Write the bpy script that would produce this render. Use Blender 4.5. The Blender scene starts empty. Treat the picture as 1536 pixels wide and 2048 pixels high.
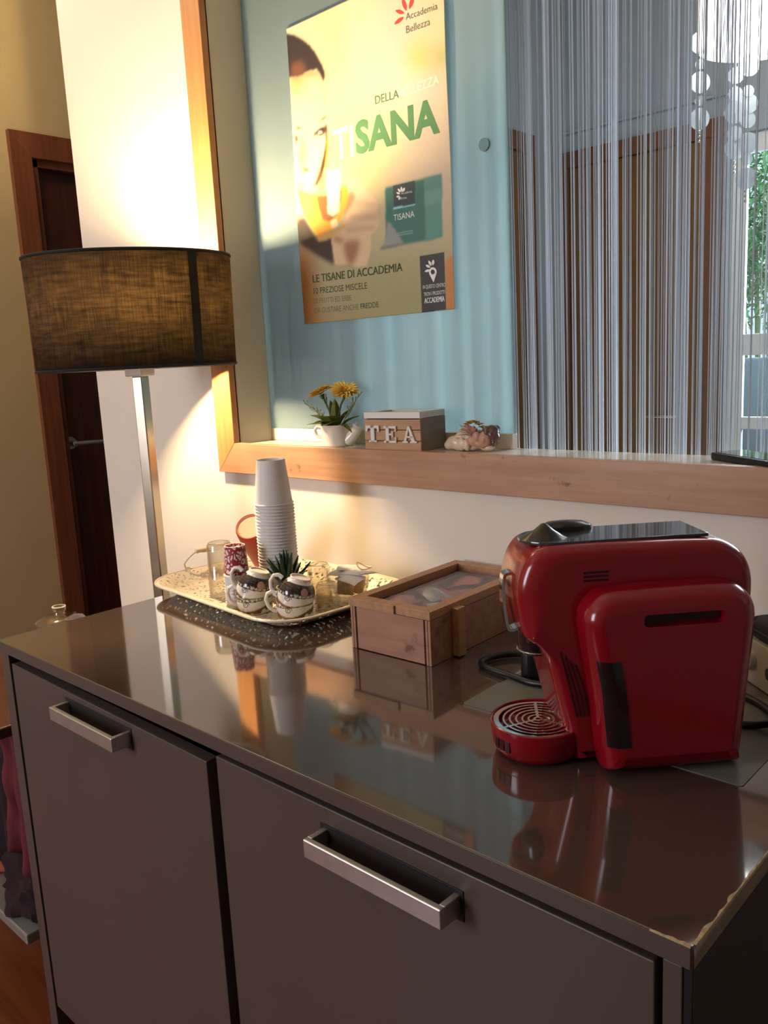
import bpy, bmesh, math, random
import numpy as np
from mathutils import Vector, Matrix, Euler, noise as mnoise
random.seed(7); np.random.seed(7)
SC = bpy.context.scene
COL = SC.collection
H = 0.80                      # height of the sideboard top; z values below are often given from it
PI = math.pi
def R(d): return math.radians(d)

# ------------------------------------------------------------------ camera
cam_d = bpy.data.cameras.new('camera'); cam = bpy.data.objects.new('camera', cam_d); COL.objects.link(cam)
cam_d.sensor_fit = 'VERTICAL'; cam_d.sensor_height = 24.0; cam_d.lens = 24.0 * 1677.39 / 2048
cam_d.clip_start = 0.02
_yaw, _pit, _rol = 0.7569, -0.1764, 0.0507
_M = Matrix.Rotation(_yaw, 3, 'Z') @ Matrix.Rotation(_pit, 3, 'X') @ Matrix.Rotation(_rol, 3, 'Y')
_r, _f, _u = _M.col[0], _M.col[1], _M.col[2]
cam.matrix_world = Matrix(((_r[0], _u[0], -_f[0], 1.4479), (_r[1], _u[1], -_f[1], -1.1694),
                           (_r[2], _u[2], -_f[2], H + 0.4375), (0, 0, 0, 1)))
SC.camera = cam

# ------------------------------------------------------------------ world, lights, exposure
SC.view_settings.view_transform = 'Standard'; SC.view_settings.look = 'None'
SC.view_settings.exposure = 0.12; SC.view_settings.gamma = 1.0; SC.view_settings.use_curve_mapping = False
W = bpy.data.worlds.new('sky'); SC.world = W; W.use_nodes = True
W.node_tree.nodes['Background'].inputs[0].default_value = (0.62, 0.86, 1.0, 1)
W.node_tree.nodes['Background'].inputs[1].default_value = 1.1
SC.cycles.max_bounces = 10; SC.cycles.transparent_max_bounces = 16; SC.cycles.transmission_bounces = 8
SC.cycles.sample_clamp_indirect = 4.0; SC.cycles.caustics_reflective = False; SC.cycles.caustics_refractive = False
SC.cycles.use_denoising = True

def area(name, loc, target, sx, sy, power, col):
    l = bpy.data.lights.new(name, 'AREA'); l.shape = 'RECTANGLE'; l.size = sx; l.size_y = sy; l.energy = power; l.color = col
    o = bpy.data.objects.new(name, l); COL.objects.link(o); o.location = loc
    o.rotation_euler = (Vector(target) - Vector(loc)).to_track_quat('-Z', 'Y').to_euler()
    return o
# daylight through the far room's glazed door and through the window of the near room behind the camera
area('daylight_far_room', (1.1, 3.3, 1.95), (0.75, 0.0, 1.0), 2.2, 1.6, 640, (0.78, 0.9, 1.0))
area('daylight_near_room', (-0.55, -3.4, 1.55), (0.3, 0.0, 0.9), 0.95, 1.35, 44, (0.95, 0.92, 1.0))

l = bpy.data.lights.new('corridor_ceiling_lamp', 'POINT'); l.energy = 11; l.color = (1.0, 0.80, 0.56); l.shadow_soft_size = 0.12
lo = bpy.data.objects.new('corridor_ceiling_lamp', l); COL.objects.link(lo); lo.location = (-1.05, -0.30, 2.55)

# ------------------------------------------------------------------ materials
def s2l(c):
    return tuple((x / 12.92 if x <= 0.04045 else ((x + 0.055) / 1.055) ** 2.4) for x in [v / 255 for v in c])
def newmat(name):
    m = bpy.data.materials.new(name); m.use_nodes = True
    nt = m.node_tree; return m, nt, nt.nodes['Principled BSDF']
def setin(b, **kw):
    for k, v in kw.items():
        k = k.replace('_', ' ')
        if k in b.inputs:
            b.inputs[k].default_value = (*v, 1) if isinstance(v, tuple) and len(v) == 3 else v
def mk(name, col, rough=0.5, metal=0.0, var=0.08, nscale=30.0, bump=0.0, bscale=200.0, coat=0.0, spec=0.5, trans=0.0, ior=1.45, sss=0.0, emit=None, estr=0.0, alpha=1.0, roughvar=0.0):
    m, nt, b = newmat(name)
    setin(b, Roughness=rough, Metallic=metal, IOR=ior, Alpha=alpha)
    b.inputs['Coat Weight'].default_value = coat; b.inputs['Coat Roughness'].default_value = 0.05
    b.inputs['Specular IOR Level'].default_value = spec; b.inputs['Transmission Weight'].default_value = trans
    if sss: b.inputs['Subsurface Weight'].default_value = sss; b.inputs['Subsurface Scale'].default_value = 0.01
    c = s2l(col) if max(col) > 1 else col
    tc = nt.nodes.new('ShaderNodeTexCoord')
    n = nt.nodes.new('ShaderNodeTexNoise'); n.inputs['Scale'].default_value = nscale; n.inputs['Detail'].default_value = 4
    nt.links.new(tc.outputs['Object'], n.inputs['Vector'])
    r = nt.nodes.new('ShaderNodeValToRGB')
    r.color_ramp.elements[0].position = 0.3; r.color_ramp.elements[1].position = 0.7
    r.color_ramp.elements[0].color = (*[x * (1 - var) for x in c], 1); r.color_ramp.elements[1].color = (*[min(1, x * (1 + var)) for x in c], 1)
    nt.links.new(n.outputs['Fac'], r.inputs['Fac']); nt.links.new(r.outputs['Color'], b.inputs['Base Color'])
    if roughvar:
        mr = nt.nodes.new('ShaderNodeMapRange'); mr.inputs['To Min'].default_value = rough; mr.inputs['To Max'].default_value = rough + roughvar
        nt.links.new(n.outputs['Fac'], mr.inputs['Value']); nt.links.new(mr.outputs['Result'], b.inputs['Roughness'])
    if bump:
        n2 = nt.nodes.new('ShaderNodeTexNoise'); n2.inputs['Scale'].default_value = bscale; n2.inputs['Detail'].default_value = 3
        nt.links.new(tc.outputs['Object'], n2.inputs['Vector'])
        bp = nt.nodes.new('ShaderNodeBump'); bp.inputs['Strength'].default_value = bump; bp.inputs['Distance'].default_value = 0.002
        nt.links.new(n2.outputs['Fac'], bp.inputs['Height']); nt.links.new(bp.outputs['Normal'], b.inputs['Normal'])
    if emit: setin(b, Emission_Color=emit, Emission_Strength=estr)
    return m
def wood(name, c1, c2, axis=0, scale=14.0, stretch=0.07, rough=0.45, coat=0.0, stain=None):
    m, nt, b = newmat(name); setin(b, Roughness=rough); b.inputs['Coat Weight'].default_value = coat; b.inputs['Coat Roughness'].default_value = 0.12
    tc = nt.nodes.new('ShaderNodeTexCoord'); mp = nt.nodes.new('ShaderNodeMapping')
    s = [scale * 6] * 3; s[axis] = scale * 6 * stretch; mp.inputs['Scale'].default_value = s
    nt.links.new(tc.outputs['Object'], mp.inputs['Vector'])
    n = nt.nodes.new('ShaderNodeTexNoise'); n.inputs['Scale'].default_value = 1.0; n.inputs['Detail'].default_value = 8; n.inputs['Roughness'].default_value = 0.6
    nt.links.new(mp.outputs[0], n.inputs['Vector'])
    r = nt.nodes.new('ShaderNodeValToRGB'); r.color_ramp.elements[0].position = 0.32; r.color_ramp.elements[1].position = 0.68
    r.color_ramp.elements[0].color = (*s2l(c1), 1); r.color_ramp.elements[1].color = (*s2l(c2), 1)
    nt.links.new(n.outputs['Fac'], r.inputs['Fac'])
    out = r.outputs['Color']
    if stain:                 # scuffs and worn dark marks with a shape of their own
        n3 = nt.nodes.new('ShaderNodeTexNoise'); n3.inputs['Scale'].default_value = stain[1]; n3.inputs['Detail'].default_value = 7; n3.inputs['Roughness'].default_value = 0.7
        nt.links.new(tc.outputs['Object'], n3.inputs['Vector'])
        r3 = nt.nodes.new('ShaderNodeValToRGB'); r3.color_ramp.elements[0].position = stain[2]; r3.color_ramp.elements[1].position = stain[2] + 0.09
        nt.links.new(n3.outputs['Fac'], r3.inputs['Fac'])
        mx = nt.nodes.new('ShaderNodeMixRGB'); mx.inputs['Color2'].default_value = (*s2l(stain[0]), 1)
        nt.links.new(r3.outputs['Color'], mx.inputs['Fac']); nt.links.new(out, mx.inputs['Color1']); out = mx.outputs['Color']
    nt.links.new(out, b.inputs['Base Color'])
    bp = nt.nodes.new('ShaderNodeBump'); bp.inputs['Strength'].default_value = 0.12; bp.inputs['Distance'].default_value = 0.001
    nt.links.new(n.outputs['Fac'], bp.inputs['Height']); nt.links.new(bp.outputs['Normal'], b.inputs['Normal'])
    return m
def glass(name, col=(1, 1, 1), rough=0.0, refl=0.55):
    # clear glass that lets light pass (transparent for shadow by mixing in Fresnel reflection)
    m = bpy.data.materials.new(name); m.use_nodes = True; nt = m.node_tree; nt.nodes.clear()
    o = nt.nodes.new('ShaderNodeOutputMaterial'); mix = nt.nodes.new('ShaderNodeMixShader')
    t = nt.nodes.new('ShaderNodeBsdfTransparent'); g = nt.nodes.new('ShaderNodeBsdfGlossy'); fr = nt.nodes.new('ShaderNodeLayerWeight')
    fr.inputs['Blend'].default_value = 0.35
    rp = nt.nodes.new('ShaderNodeMapRange'); rp.inputs['To Min'].default_value = 0.03; rp.inputs['To Max'].default_value = refl
    t.inputs['Color'].default_value = (*col, 1); g.inputs['Roughness'].default_value = rough; g.inputs['Color'].default_value = (0.95, 0.95, 0.95, 1)
    n = nt.nodes.new('ShaderNodeTexNoise'); n.inputs['Scale'].default_value = 25; bp = nt.nodes.new('ShaderNodeBump'); bp.inputs['Strength'].default_value = 0.05
    nt.links.new(n.outputs['Fac'], bp.inputs['Height']); nt.links.new(bp.outputs['Normal'], g.inputs['Normal'])
    nt.links.new(fr.outputs['Facing'], rp.inputs['Value']); nt.links.new(rp.outputs['Result'], mix.inputs['Fac'])
    nt.links.new(t.outputs[0], mix.inputs[1]); nt.links.new(g.outputs[0], mix.inputs[2]); nt.links.new(mix.outputs[0], o.inputs['Surface'])
    return m
def painted(name, rough=0.5, coat=0.0, attr='paint'):
    m, nt, b = newmat(name); setin(b, Roughness=rough); b.inputs['Coat Weight'].default_value = coat
    a = nt.nodes.new('ShaderNodeAttribute'); a.attribute_name = attr
    nt.links.new(a.outputs['Color'], b.inputs['Base Color'])
    return m

M = {}
M['wall_white'] = mk('wall_white_paint', (232, 222, 208), 0.65, var=0.025, nscale=6, bump=0.06, bscale=350)
M['wall_olive'] = mk('wall_olive_paint', (196, 174, 128), 0.7, var=0.03, nscale=5, bump=0.05, bscale=350)
M['wall_grey'] = mk('wall_grey_paint', (160, 174, 186), 0.7, var=0.03, nscale=5)
M['ceiling'] = mk('ceiling_paint', (215, 212, 205), 0.8, var=0.02, nscale=4)
M['floor'] = wood('floor_boards_red', (92, 44, 24), (128, 66, 36), 0, 5, 0.05, 0.35, 0.2)
M['trim_h'] = wood('casing_beech_h', (166, 122, 92), (192, 148, 114), 0, 10, 0.06, 0.4, 0.25, stain=((104, 72, 54), 24.0, 0.635))
M['trim_v'] = wood('casing_beech_v', (180, 122, 70), (204, 146, 92), 2, 10, 0.06, 0.4, 0.25)
M['sill'] = mk('sill_gloss_white', (232, 224, 208), 0.18, var=0.02, nscale=8, coat=0.3)
M['reveal'] = mk('reveal_cream', (238, 230, 204), 0.5, var=0.03, nscale=5)
M['door_wood'] = wood('door_dark_wood', (58, 26, 16), (84, 40, 24), 2, 9, 0.06, 0.4, 0.2)
M['door_casing'] = wood('door_casing_wood', (100, 54, 30), (128, 72, 42), 2, 9, 0.06, 0.4, 0.2)
M['far_wood'] = wood('far_door_wood', (102, 71, 38), (126, 90, 49), 2, 9, 0.06, 0.45, 0.1)
M['far_casing'] = wood('far_casing_wood', (96, 61, 40), (120, 79, 52), 2, 9, 0.06, 0.45, 0.1)
M["cab_top"] = mk("sideboard_top_gloss", (80, 67, 59), 0.07, var=0.05, nscale=12, coat=1.0, spec=0.8, roughvar=0.03)
M['cab_top'].node_tree.nodes['Principled BSDF'].inputs['Coat IOR'].default_value = 1.75
M['cab_front'] = mk('sideboard_front_satin', (84, 71, 67), 0.38, var=0.04, nscale=9)
M['cab_dark'] = mk('sideboard_inside_black', (14, 12, 11), 0.8, var=0.2, nscale=10)
M['cab_side'] = mk('sideboard_end_shade_black', (20, 17, 15), 0.6, var=0.15, nscale=10)  # near-black paints the unlit right end; the handle plates share it
M['worn'] = mk('worn_edge_highlight', (180, 160, 120), 0.35, var=0.4, nscale=140)  # pale tone of the chips, with the edge highlight painted in
M['steel'] = mk('brushed_steel', (206, 204, 202), 0.4, 1.0, var=0.06, nscale=60, bump=0.03, bscale=500)
M['chrome'] = mk('chrome', (215, 215, 215), 0.08, 1.0, var=0.02)
M['brass_steel'] = mk('satin_nickel', (190, 180, 160), 0.25, 1.0, var=0.04, nscale=50)
M['red'] = mk('red_gloss_plastic', (138, 10, 27), 0.2, var=0.03, nscale=20, coat=0.35, spec=0.5)
M['red_dark'] = mk('dark_red_plastic', (48, 5, 8), 0.4, var=0.1)
M['black'] = mk('black_gloss_plastic', (20, 20, 22), 0.22, var=0.15, coat=0.2)
M['black_matt'] = mk('black_matt_plastic', (18, 18, 18), 0.5, var=0.15)
M['anthracite'] = mk('anthracite_panel', (54, 58, 64), 0.2, var=0.08, coat=0.6)
M['smoke'] = mk('smoked_window', (34, 16, 22), 0.12, var=0.25, nscale=40, coat=0.5)
M['rubber'] = mk('black_cable_rubber', (16, 15, 15), 0.38, var=0.2)
M['box_wood'] = wood('tea_chest_wood', (150, 106, 84), (180, 134, 110), 0, 9, 0.12, 0.5, 0.05, stain=((122, 80, 62), 14.0, 0.6))
M['lid_wood'] = wood('lid_frame_wood', (160, 116, 80), (190, 144, 104), 1, 12, 0.08, 0.45, 0.1)
M['oak'] = wood('pale_oak_slat', (164, 122, 82), (196, 154, 110), 0, 14, 0.06, 0.55, 0.0)
M['oak_grey'] = wood('grey_brown_side', (124, 108, 92), (146, 128, 110), 1, 12, 0.08, 0.55)
M['white_wood'] = mk('white_painted_wood', (224, 220, 212), 0.45, var=0.04, nscale=40)
M['porcelain'] = mk('white_porcelain', (234, 226, 214), 0.12, var=0.02, coat=0.4)
M['paper'] = mk('white_paper', (230, 226, 220), 0.6, var=0.02, nscale=60)
M['cup_paper'] = mk('white_paper_cup', (222, 218, 214), 0.5, var=0.02, nscale=50)
M['enamel'] = mk('cream_enamel', (228, 216, 190), 0.3, var=0.04, nscale=25, coat=0.2)
M['terracotta'] = mk('terracotta_glaze', (168, 58, 34), 0.35, var=0.08, nscale=20)
M['terracotta_pale'] = mk('terracotta_pale_base', (214, 150, 118), 0.5, var=0.06, nscale=30)
M['glass'] = glass('clear_glass', (0.97, 0.97, 0.95)); M['lid_glass'] = glass('lid_glass', (0.95, 0.95, 0.95), refl=0.22)
M['tumbler_glass'] = glass('tumbler_glass', (0.96, 0.95, 0.92), refl=0.8); M['glass_warm'] = glass('cut_glass', (0.9, 0.88, 0.82))
M['leaf'] = mk('artificial_leaf_green', (104, 114, 40), 0.45, var=0.3, nscale=60)
M['leaf_dark'] = mk('succulent_leaf_green', (38, 62, 40), 0.4, var=0.25, nscale=80)
M['stem'] = mk('stem_green', (66, 84, 30), 0.5, var=0.2)
M['sprig'] = mk('grey_green_sprig', (128, 132, 92), 0.6, var=0.2)
M['yellow'] = mk('yellow_petal', (248, 208, 96), 0.6, var=0.12, nscale=80)
M['yellow_deep'] = mk('yellow_petal_deep', (222, 156, 34), 0.6, var=0.15, nscale=90)
M['angel'] = mk('cream_resin', (206, 184, 164), 0.35, var=0.06, nscale=60, coat=0.15)
M['skin_resin'] = mk('pink_resin', (186, 140, 118), 0.4, var=0.06, nscale=60)
M['hair_resin'] = mk('brown_resin_hair', (92, 66, 58), 0.16, var=0.3, nscale=120, coat=0.5)
M['gold'] = mk('gold_leaf_paint', (186, 142, 78), 0.35, 0.35, var=0.25, nscale=120)
M['foil_pink'] = mk('pink_foil', (190, 112, 104), 0.28, 0.35, var=0.25, nscale=60)
M['foil_silver'] = mk('silver_foil', (196, 200, 200), 0.25, 0.7, var=0.2, nscale=60)
M['mat'] = mk('grey_translucent_mat', (112, 112, 104), 0.4, var=0.04, nscale=30)
M['dev_white'] = mk('device_white_plastic', (176, 168, 152), 0.4, var=0.03)
M['dev_green'] = mk('device_green_slot', (10, 44, 36), 0.3, var=0.1)
M['cloth'] = mk('burgundy_cloth', (92, 26, 34), 0.85, var=0.25, nscale=12, bump=0.2, bscale=300)
M['cloth_dark'] = mk('dark_plum_cloth', (40, 18, 26), 0.9, var=0.25, nscale=12, bump=0.2, bscale=300)
M['cloth_orange'] = mk('rust_cloth', (150, 74, 42), 0.85, var=0.2, nscale=14)
M['rack'] = mk('rack_grey_metal', (170, 170, 165), 0.35, 0.6, var=0.05)
M['tablet'] = mk('tablet_black', (16, 16, 18), 0.4, var=0.1)
M['screen'] = mk('dark_glass_screen', (18, 26, 28), 0.05, var=0.1, coat=0.6)
M['win_white'] = mk('white_window_frame', (222, 228, 230), 0.4, var=0.02)
M['hole'] = mk('aqua_grip_disc', (112, 150, 154), 0.35, var=0.04)
M['bush'] = mk('garden_leaf', (44, 92, 40), 0.5, var=0.35, nscale=8)
M['outwall'] = mk('garden_wall_dark', (70, 84, 88), 0.8, var=0.1, nscale=4)

def shade_mat():
    m = bpy.data.materials.new('lampshade_linen'); m.use_nodes = True; nt = m.node_tree; nt.nodes.clear()
    o = nt.nodes.new('ShaderNodeOutputMaterial'); mx = nt.nodes.new('ShaderNodeMixShader')
    d = nt.nodes.new('ShaderNodeBsdfDiffuse'); t = nt.nodes.new('ShaderNodeBsdfTranslucent')
    tc = nt.nodes.new('ShaderNodeTexCoord')
    def weave(sc):
        mp = nt.nodes.new('ShaderNodeMapping'); mp.inputs['Scale'].default_value = sc; nt.links.new(tc.outputs['UV'], mp.inputs['Vector'])
        n = nt.nodes.new('ShaderNodeTexNoise'); n.inputs['Scale'].default_value = 1; n.inputs['Detail'].default_value = 5; n.inputs['Roughness'].default_value = 0.7
        nt.links.new(mp.outputs[0], n.inputs['Vector']); return n
    a = weave((22, 130, 1)); b = weave((420, 14, 1))
    ad = nt.nodes.new('ShaderNodeMath'); ad.operation = 'MULTIPLY'
    nt.links.new(a.outputs['Fac'], ad.inputs[0]); nt.links.new(b.outputs['Fac'], ad.inputs[1])
    r = nt.nodes.new('ShaderNodeValToRGB'); r.color_ramp.elements[0].position = 0.12; r.color_ramp.elements[1].position = 0.42
    r.color_ramp.elements[0].color = (0.026, 0.019, 0.011, 1); r.color_ramp.elements[1].color = (0.15, 0.115, 0.068, 1)
    nt.links.new(ad.outputs[0], r.inputs['Fac']); nt.links.new(r.outputs['Color'], t.inputs['Color'])
    d.inputs['Color'].default_value = (0.035, 0.032, 0.035, 1)
    mx.inputs['Fac'].default_value = 0.55
    nt.links.new(d.outputs[0], mx.inputs[1]); nt.links.new(t.outputs[0], mx.inputs[2]); nt.links.new(mx.outputs[0], o.inputs['Surface'])
    return m
M['shade'] = shade_mat()
M['shade_lining'] = mk('shade_trim_dark', (26, 24, 26), 0.8, var=0.2)

def frosted_mat():
    m = bpy.data.materials.new('frosted_pane'); m.use_nodes = True; nt = m.node_tree; nt.nodes.clear()
    o = nt.nodes.new('ShaderNodeOutputMaterial')
    d = nt.nodes.new('ShaderNodeBsdfDiffuse'); t = nt.nodes.new('ShaderNodeBsdfTranslucent'); g = nt.nodes.new('ShaderNodeBsdfGlossy')
    rf = nt.nodes.new('ShaderNodeBsdfRefraction'); rf.inputs['Roughness'].default_value = 0.35; rf.inputs['IOR'].default_value = 1.02
    rf.inputs['Color'].default_value = (0.62, 0.86, 0.9, 1)
    n = nt.nodes.new('ShaderNodeTexNoise'); n.inputs['Scale'].default_value = 40; n.inputs['Detail'].default_value = 5
    tc = nt.nodes.new('ShaderNodeTexCoord'); nt.links.new(tc.outputs['Object'], n.inputs['Vector'])
    r = nt.nodes.new('ShaderNodeValToRGB'); r.color_ramp.elements[0].color = (0.42, 0.56, 0.56, 1); r.color_ramp.elements[1].color = (0.48, 0.63, 0.63, 1)
    nt.links.new(n.outputs['Fac'], r.inputs['Fac']); nt.links.new(r.outputs['Color'], d.inputs['Color'])
    t.inputs['Color'].default_value = (0.84, 0.96, 0.95, 1); g.inputs['Roughness'].default_value = 0.02
    m1 = nt.nodes.new('ShaderNodeMixShader'); m1.inputs['Fac'].default_value = 0.6
    m3 = nt.nodes.new('ShaderNodeMixShader'); m3.inputs['Fac'].default_value = 0.25
    m2 = nt.nodes.new('ShaderNodeMixShader'); fr = nt.nodes.new('ShaderNodeFresnel'); fr.inputs['IOR'].default_value = 1.45
    nt.links.new(d.outputs[0], m1.inputs[1]); nt.links.new(t.outputs[0], m1.inputs[2])
    nt.links.new(m1.outputs[0], m3.inputs[1]); nt.links.new(rf.outputs[0], m3.inputs[2])
    nt.links.new(fr.outputs[0], m2.inputs['Fac']); nt.links.new(m3.outputs[0], m2.inputs[1]); nt.links.new(g.outputs[0], m2.inputs[2])
    nt.links.new(m2.outputs[0], o.inputs['Surface'])
    return m
M['frosted'] = frosted_mat()
def string_mat():
    m = bpy.data.materials.new('silver_string'); m.use_nodes = True; nt = m.node_tree; b = nt.nodes['Principled BSDF']
    setin(b, Roughness=0.42); b.inputs['Specular IOR Level'].default_value = 0.6
    a = nt.nodes.new('ShaderNodeAttribute'); a.attribute_name = 'paint'
    nt.links.new(a.outputs['Color'], b.inputs['Base Color'])
    o = nt.nodes['Material Output']; t = nt.nodes.new('ShaderNodeBsdfTranslucent'); mx = nt.nodes.new('ShaderNodeMixShader'); mx.inputs['Fac'].default_value = 0.3
    nt.links.new(a.outputs['Color'], t.inputs['Color'])
    nt.links.new(b.outputs[0], mx.inputs[1]); nt.links.new(t.outputs[0], mx.inputs[2]); nt.links.new(mx.outputs[0], o.inputs['Surface'])
    return m
M['string'] = string_mat()

# ------------------------------------------------------------------ mesh builder
def keep_flat(me, ang):
    fl = np.zeros(len(me.polygons), bool); me.polygons.foreach_get('use_smooth', fl)
    me.set_sharp_from_angle(angle=R(ang)); me.polygons.foreach_set('use_smooth', fl)
class G:
    def __init__(s): s.bm = bmesh.new()
    def box(s, x0, x1, y0, y1, z0, z1, bev=0.0, seg=2, mat=None):
        t = bmesh.new(); bmesh.ops.create_cube(t, size=1)
        bmesh.ops.scale(t, vec=(x1 - x0, y1 - y0, z1 - z0), verts=t.verts)
        if bev: bmesh.ops.bevel(t, geom=list(t.edges), offset=bev, segments=seg, affect='EDGES', profile=0.5)
        bmesh.ops.translate(t, vec=((x0 + x1) / 2, (y0 + y1) / 2, (z0 + z1) / 2), verts=t.verts)
        return s.add(t, mat, smooth=False)
    def add(s, t, mat=None, smooth=True, flatcaps=True):
        if mat is not None: bmesh.ops.transform(t, matrix=mat, verts=t.verts)
        if smooth:
            for f in t.faces: f.smooth = len(f.verts) <= 4 or not flatcaps
        me = bpy.data.meshes.new('t'); t.to_mesh(me); t.free(); s.bm.from_mesh(me); bpy.data.meshes.remove(me); return s
    def raw(s, V, F, mat=None):
        t = bmesh.new(); vs = [t.verts.new(v) for v in V]
        for f in F:
            try: t.faces.new([vs[i] for i in f])
            except ValueError: pass
        return s.add(t, mat)
    def lathe(s, prof, n=32, mat=None, sx=1.0, sy=1.0, cap0=False, cap1=False):
        V, F = [], []
        for r, z in prof:
            for k in range(n):
                a = 2 * PI * k / n; V.append((r * math.cos(a) * sx, r * math.sin(a) * sy, z))
        for i in range(len(prof) - 1):
            for k in range(n):
                a, b = i * n + k, i * n + (k + 1) % n
                F.append((a, b, b + n, a + n))
        if cap0: F.append(tuple(reversed(range(n))))
        if cap1: F.append(tuple(range((len(prof) - 1) * n, len(prof) * n)))
        return s.raw(V, F, mat)
    def tube(s, pts, r, n=8, closed=False, mat=None, caps=True):
        pts = [Vector(p) for p in pts]; m = len(pts); V, F = [], []
        rr = r if isinstance(r, (list, tuple)) else [r] * m
        up = Vector((0, 0, 1)); prev = None
        for i, p in enumerate(pts):
            if closed: d = pts[(i + 1) % m] - pts[i - 1]
            else: d = pts[min(i + 1, m - 1)] - pts[max(i - 1, 0)]
            d.normalize()
            if prev is None:
                a = d.cross(up)
                if a.length < 1e-4: a = d.cross(Vector((1, 0, 0)))
                a.normalize()
            else:
                a = prev - d * prev.dot(d); a.normalize()
            prev = a; b = d.cross(a)
            for k in range(n):
                t = 2 * PI * k / n; V.append(p + (a * math.cos(t) + b * math.sin(t)) * rr[i])
        for i in range(m if closed else m - 1):
            j = (i + 1) % m
            for k in range(n):
                k2 = (k + 1) % n; F.append((i * n + k, i * n + k2, j * n + k2, j * n + k))
        if caps and not closed:
            F.append(tuple(reversed(range(n)))); F.append(tuple(range((m - 1) * n, m * n)))
        return s.raw(V, F, mat)
    def prism(s, poly, z0, z1, mat=None, bev=0.0):
        t = bmesh.new(); b = [t.verts.new((x, y, z0)) for x, y in poly]; c = [t.verts.new((x, y, z1)) for x, y in poly]
        n = len(poly); t.faces.new(list(reversed(b))); t.faces.new(c)
        for i in range(n): t.faces.new((b[i], b[(i + 1) % n], c[(i + 1) % n], c[i]))
        bmesh.ops.recalc_face_normals(t, faces=t.faces)
        if bev: bmesh.ops.bevel(t, geom=list(t.edges), offset=bev, segments=2, affect='EDGES', profile=0.5)
        return s.add(t, mat, smooth=n > 10)
    def pillow(s, poly, v0, v1, r, rv=None, r0=None, n=6, mat=None, vary=None):
        """outline poly (u,z) swept from v0 to v1; the v1 edge rounded by r (inset) x rv (depth), the v0 edge by r0"""
        rv = rv or r; P = np.array(poly, float); N = len(P)
        d1 = P - np.roll(P, 1, 0); d2 = np.roll(P, -1, 0) - P
        d1 /= np.linalg.norm(d1, axis=1)[:, None]; d2 /= np.linalg.norm(d2, axis=1)[:, None]
        A = 0.5 * np.sum(P[:, 0] * np.roll(P[:, 1], -1) - np.roll(P[:, 0], -1) * P[:, 1]); sg = 1 if A > 0 else -1
        nn = np.stack([-(d1 + d2)[:, 1], (d1 + d2)[:, 0]], 1) * sg; nn /= np.linalg.norm(nn, axis=1)[:, None]
        cosh = np.clip(np.sum(nn * np.stack([-d1[:, 1], d1[:, 0]], 1) * sg, 1), 0.5, 1); nn = nn / cosh[:, None]
        rings = []
        if r0:
            for k in range(n + 1):
                t = PI / 2 * k / n; rings.append((v0 + r0 * (1 - math.sin(t)), r0 * (1 - math.cos(PI / 2 - t))if False else r0 * (1 - math.sin(t))))
            rings = [(v0 + r0 * (1 - math.cos(PI / 2 * k / n)), r0 * (1 - math.sin(PI / 2 * k / n))) for k in range(n + 1)]
        else: rings = [(v0, 0.0)]
        for k in range(n + 1):
            t = PI / 2 * k / n; rings.append((v1 - rv + rv * math.sin(t), r * (1 - math.cos(t))))
        V, F = [], []
        for v, ins in rings:
            Q = P + nn * (ins * (vary(P)[:, None] if vary else 1.0))
            for q in Q: V.append((q[0], v, q[1]))
        for i in range(len(rings) - 1):
            for k in range(N):
                k2 = (k + 1) % N; F.append((i * N + k, i * N + k2, (i + 1) * N + k2, (i + 1) * N + k))
        F.append(tuple(range(N))); F.append(tuple(range((len(rings) - 1) * N, len(rings) * N)))
        t = bmesh.new(); vs = [t.verts.new(v) for v in V]
        for f in F: t.faces.new([vs[i] for i in f])
        bmesh.ops.recalc_face_normals(t, faces=t.faces)
        return s.add(t, mat)
    def ell(s, c, r, rot=None, u=16, v=10):
        t = bmesh.new(); bmesh.ops.create_uvsphere(t, u_segments=u, v_segments=v, radius=1)
        m = Matrix.Translation(c) @ (rot.to_matrix().to_4x4() if rot else Matrix()) @ Matrix.Diagonal((*r, 1))
        return s.add(t, m)
    def leaf(s, base, direc, length, width, up=(0, 0, 1), bend=0.3, fold=0.25, n=6, thick=0.0008, tipp=0.9):
        """a pointed, folded, bent leaf blade with thickness"""
        d = Vector(direc).normalized(); sd = d.cross(Vector(up))
        if sd.length < 1e-3: sd = d.cross(Vector((0, 1, 0)))
        sd.normalize(); nr = sd.cross(d); V, F = [], []
        for i in range(n + 1):
            t = i / n; w = width * 0.5 * (math.sin(PI * min(1, t ** tipp)) ** 0.8 if 0 < t < 1 else (0.18 if t == 0 else 0.03))
            p = Vector(base) + d * (length * t) - nr * (bend * length * t * t)
            for sx in (-1, 0, 1):
                for th in (0, 1):
                    V.append(p + sd * (w * sx) + nr * (abs(sx) * w * fold * 2 + th * thick))
        for i in range(n):
            a = i * 6; b = a + 6
            F += [(a, a + 2, b + 2, b), (a + 2, a + 4, b + 4, b + 2), (a + 1, b + 1, b + 3, a + 3), (a + 3, b + 3, b + 5, a + 5),
                  (a, b, b + 1, a + 1), (a + 4, a + 5, b + 5, b + 4)]
        return s.raw(V, F)
    def obj(s, name, mat, parent=None, smooth=True, ang=38, loc=None, clean=True):
        if clean: bmesh.ops.recalc_face_normals(s.bm, faces=s.bm.faces)
        me = bpy.data.meshes.new(name); s.bm.to_mesh(me); s.bm.free()
        if mat: me.materials.append(mat)
        if smooth: keep_flat(me, ang)
        else: me.polygons.foreach_set('use_smooth', [False] * len(me.polygons))
        o = bpy.data.objects.new(name, me); COL.objects.link(o)
        if parent: o.parent = parent
        if loc: o.location = loc
        return o
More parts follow.
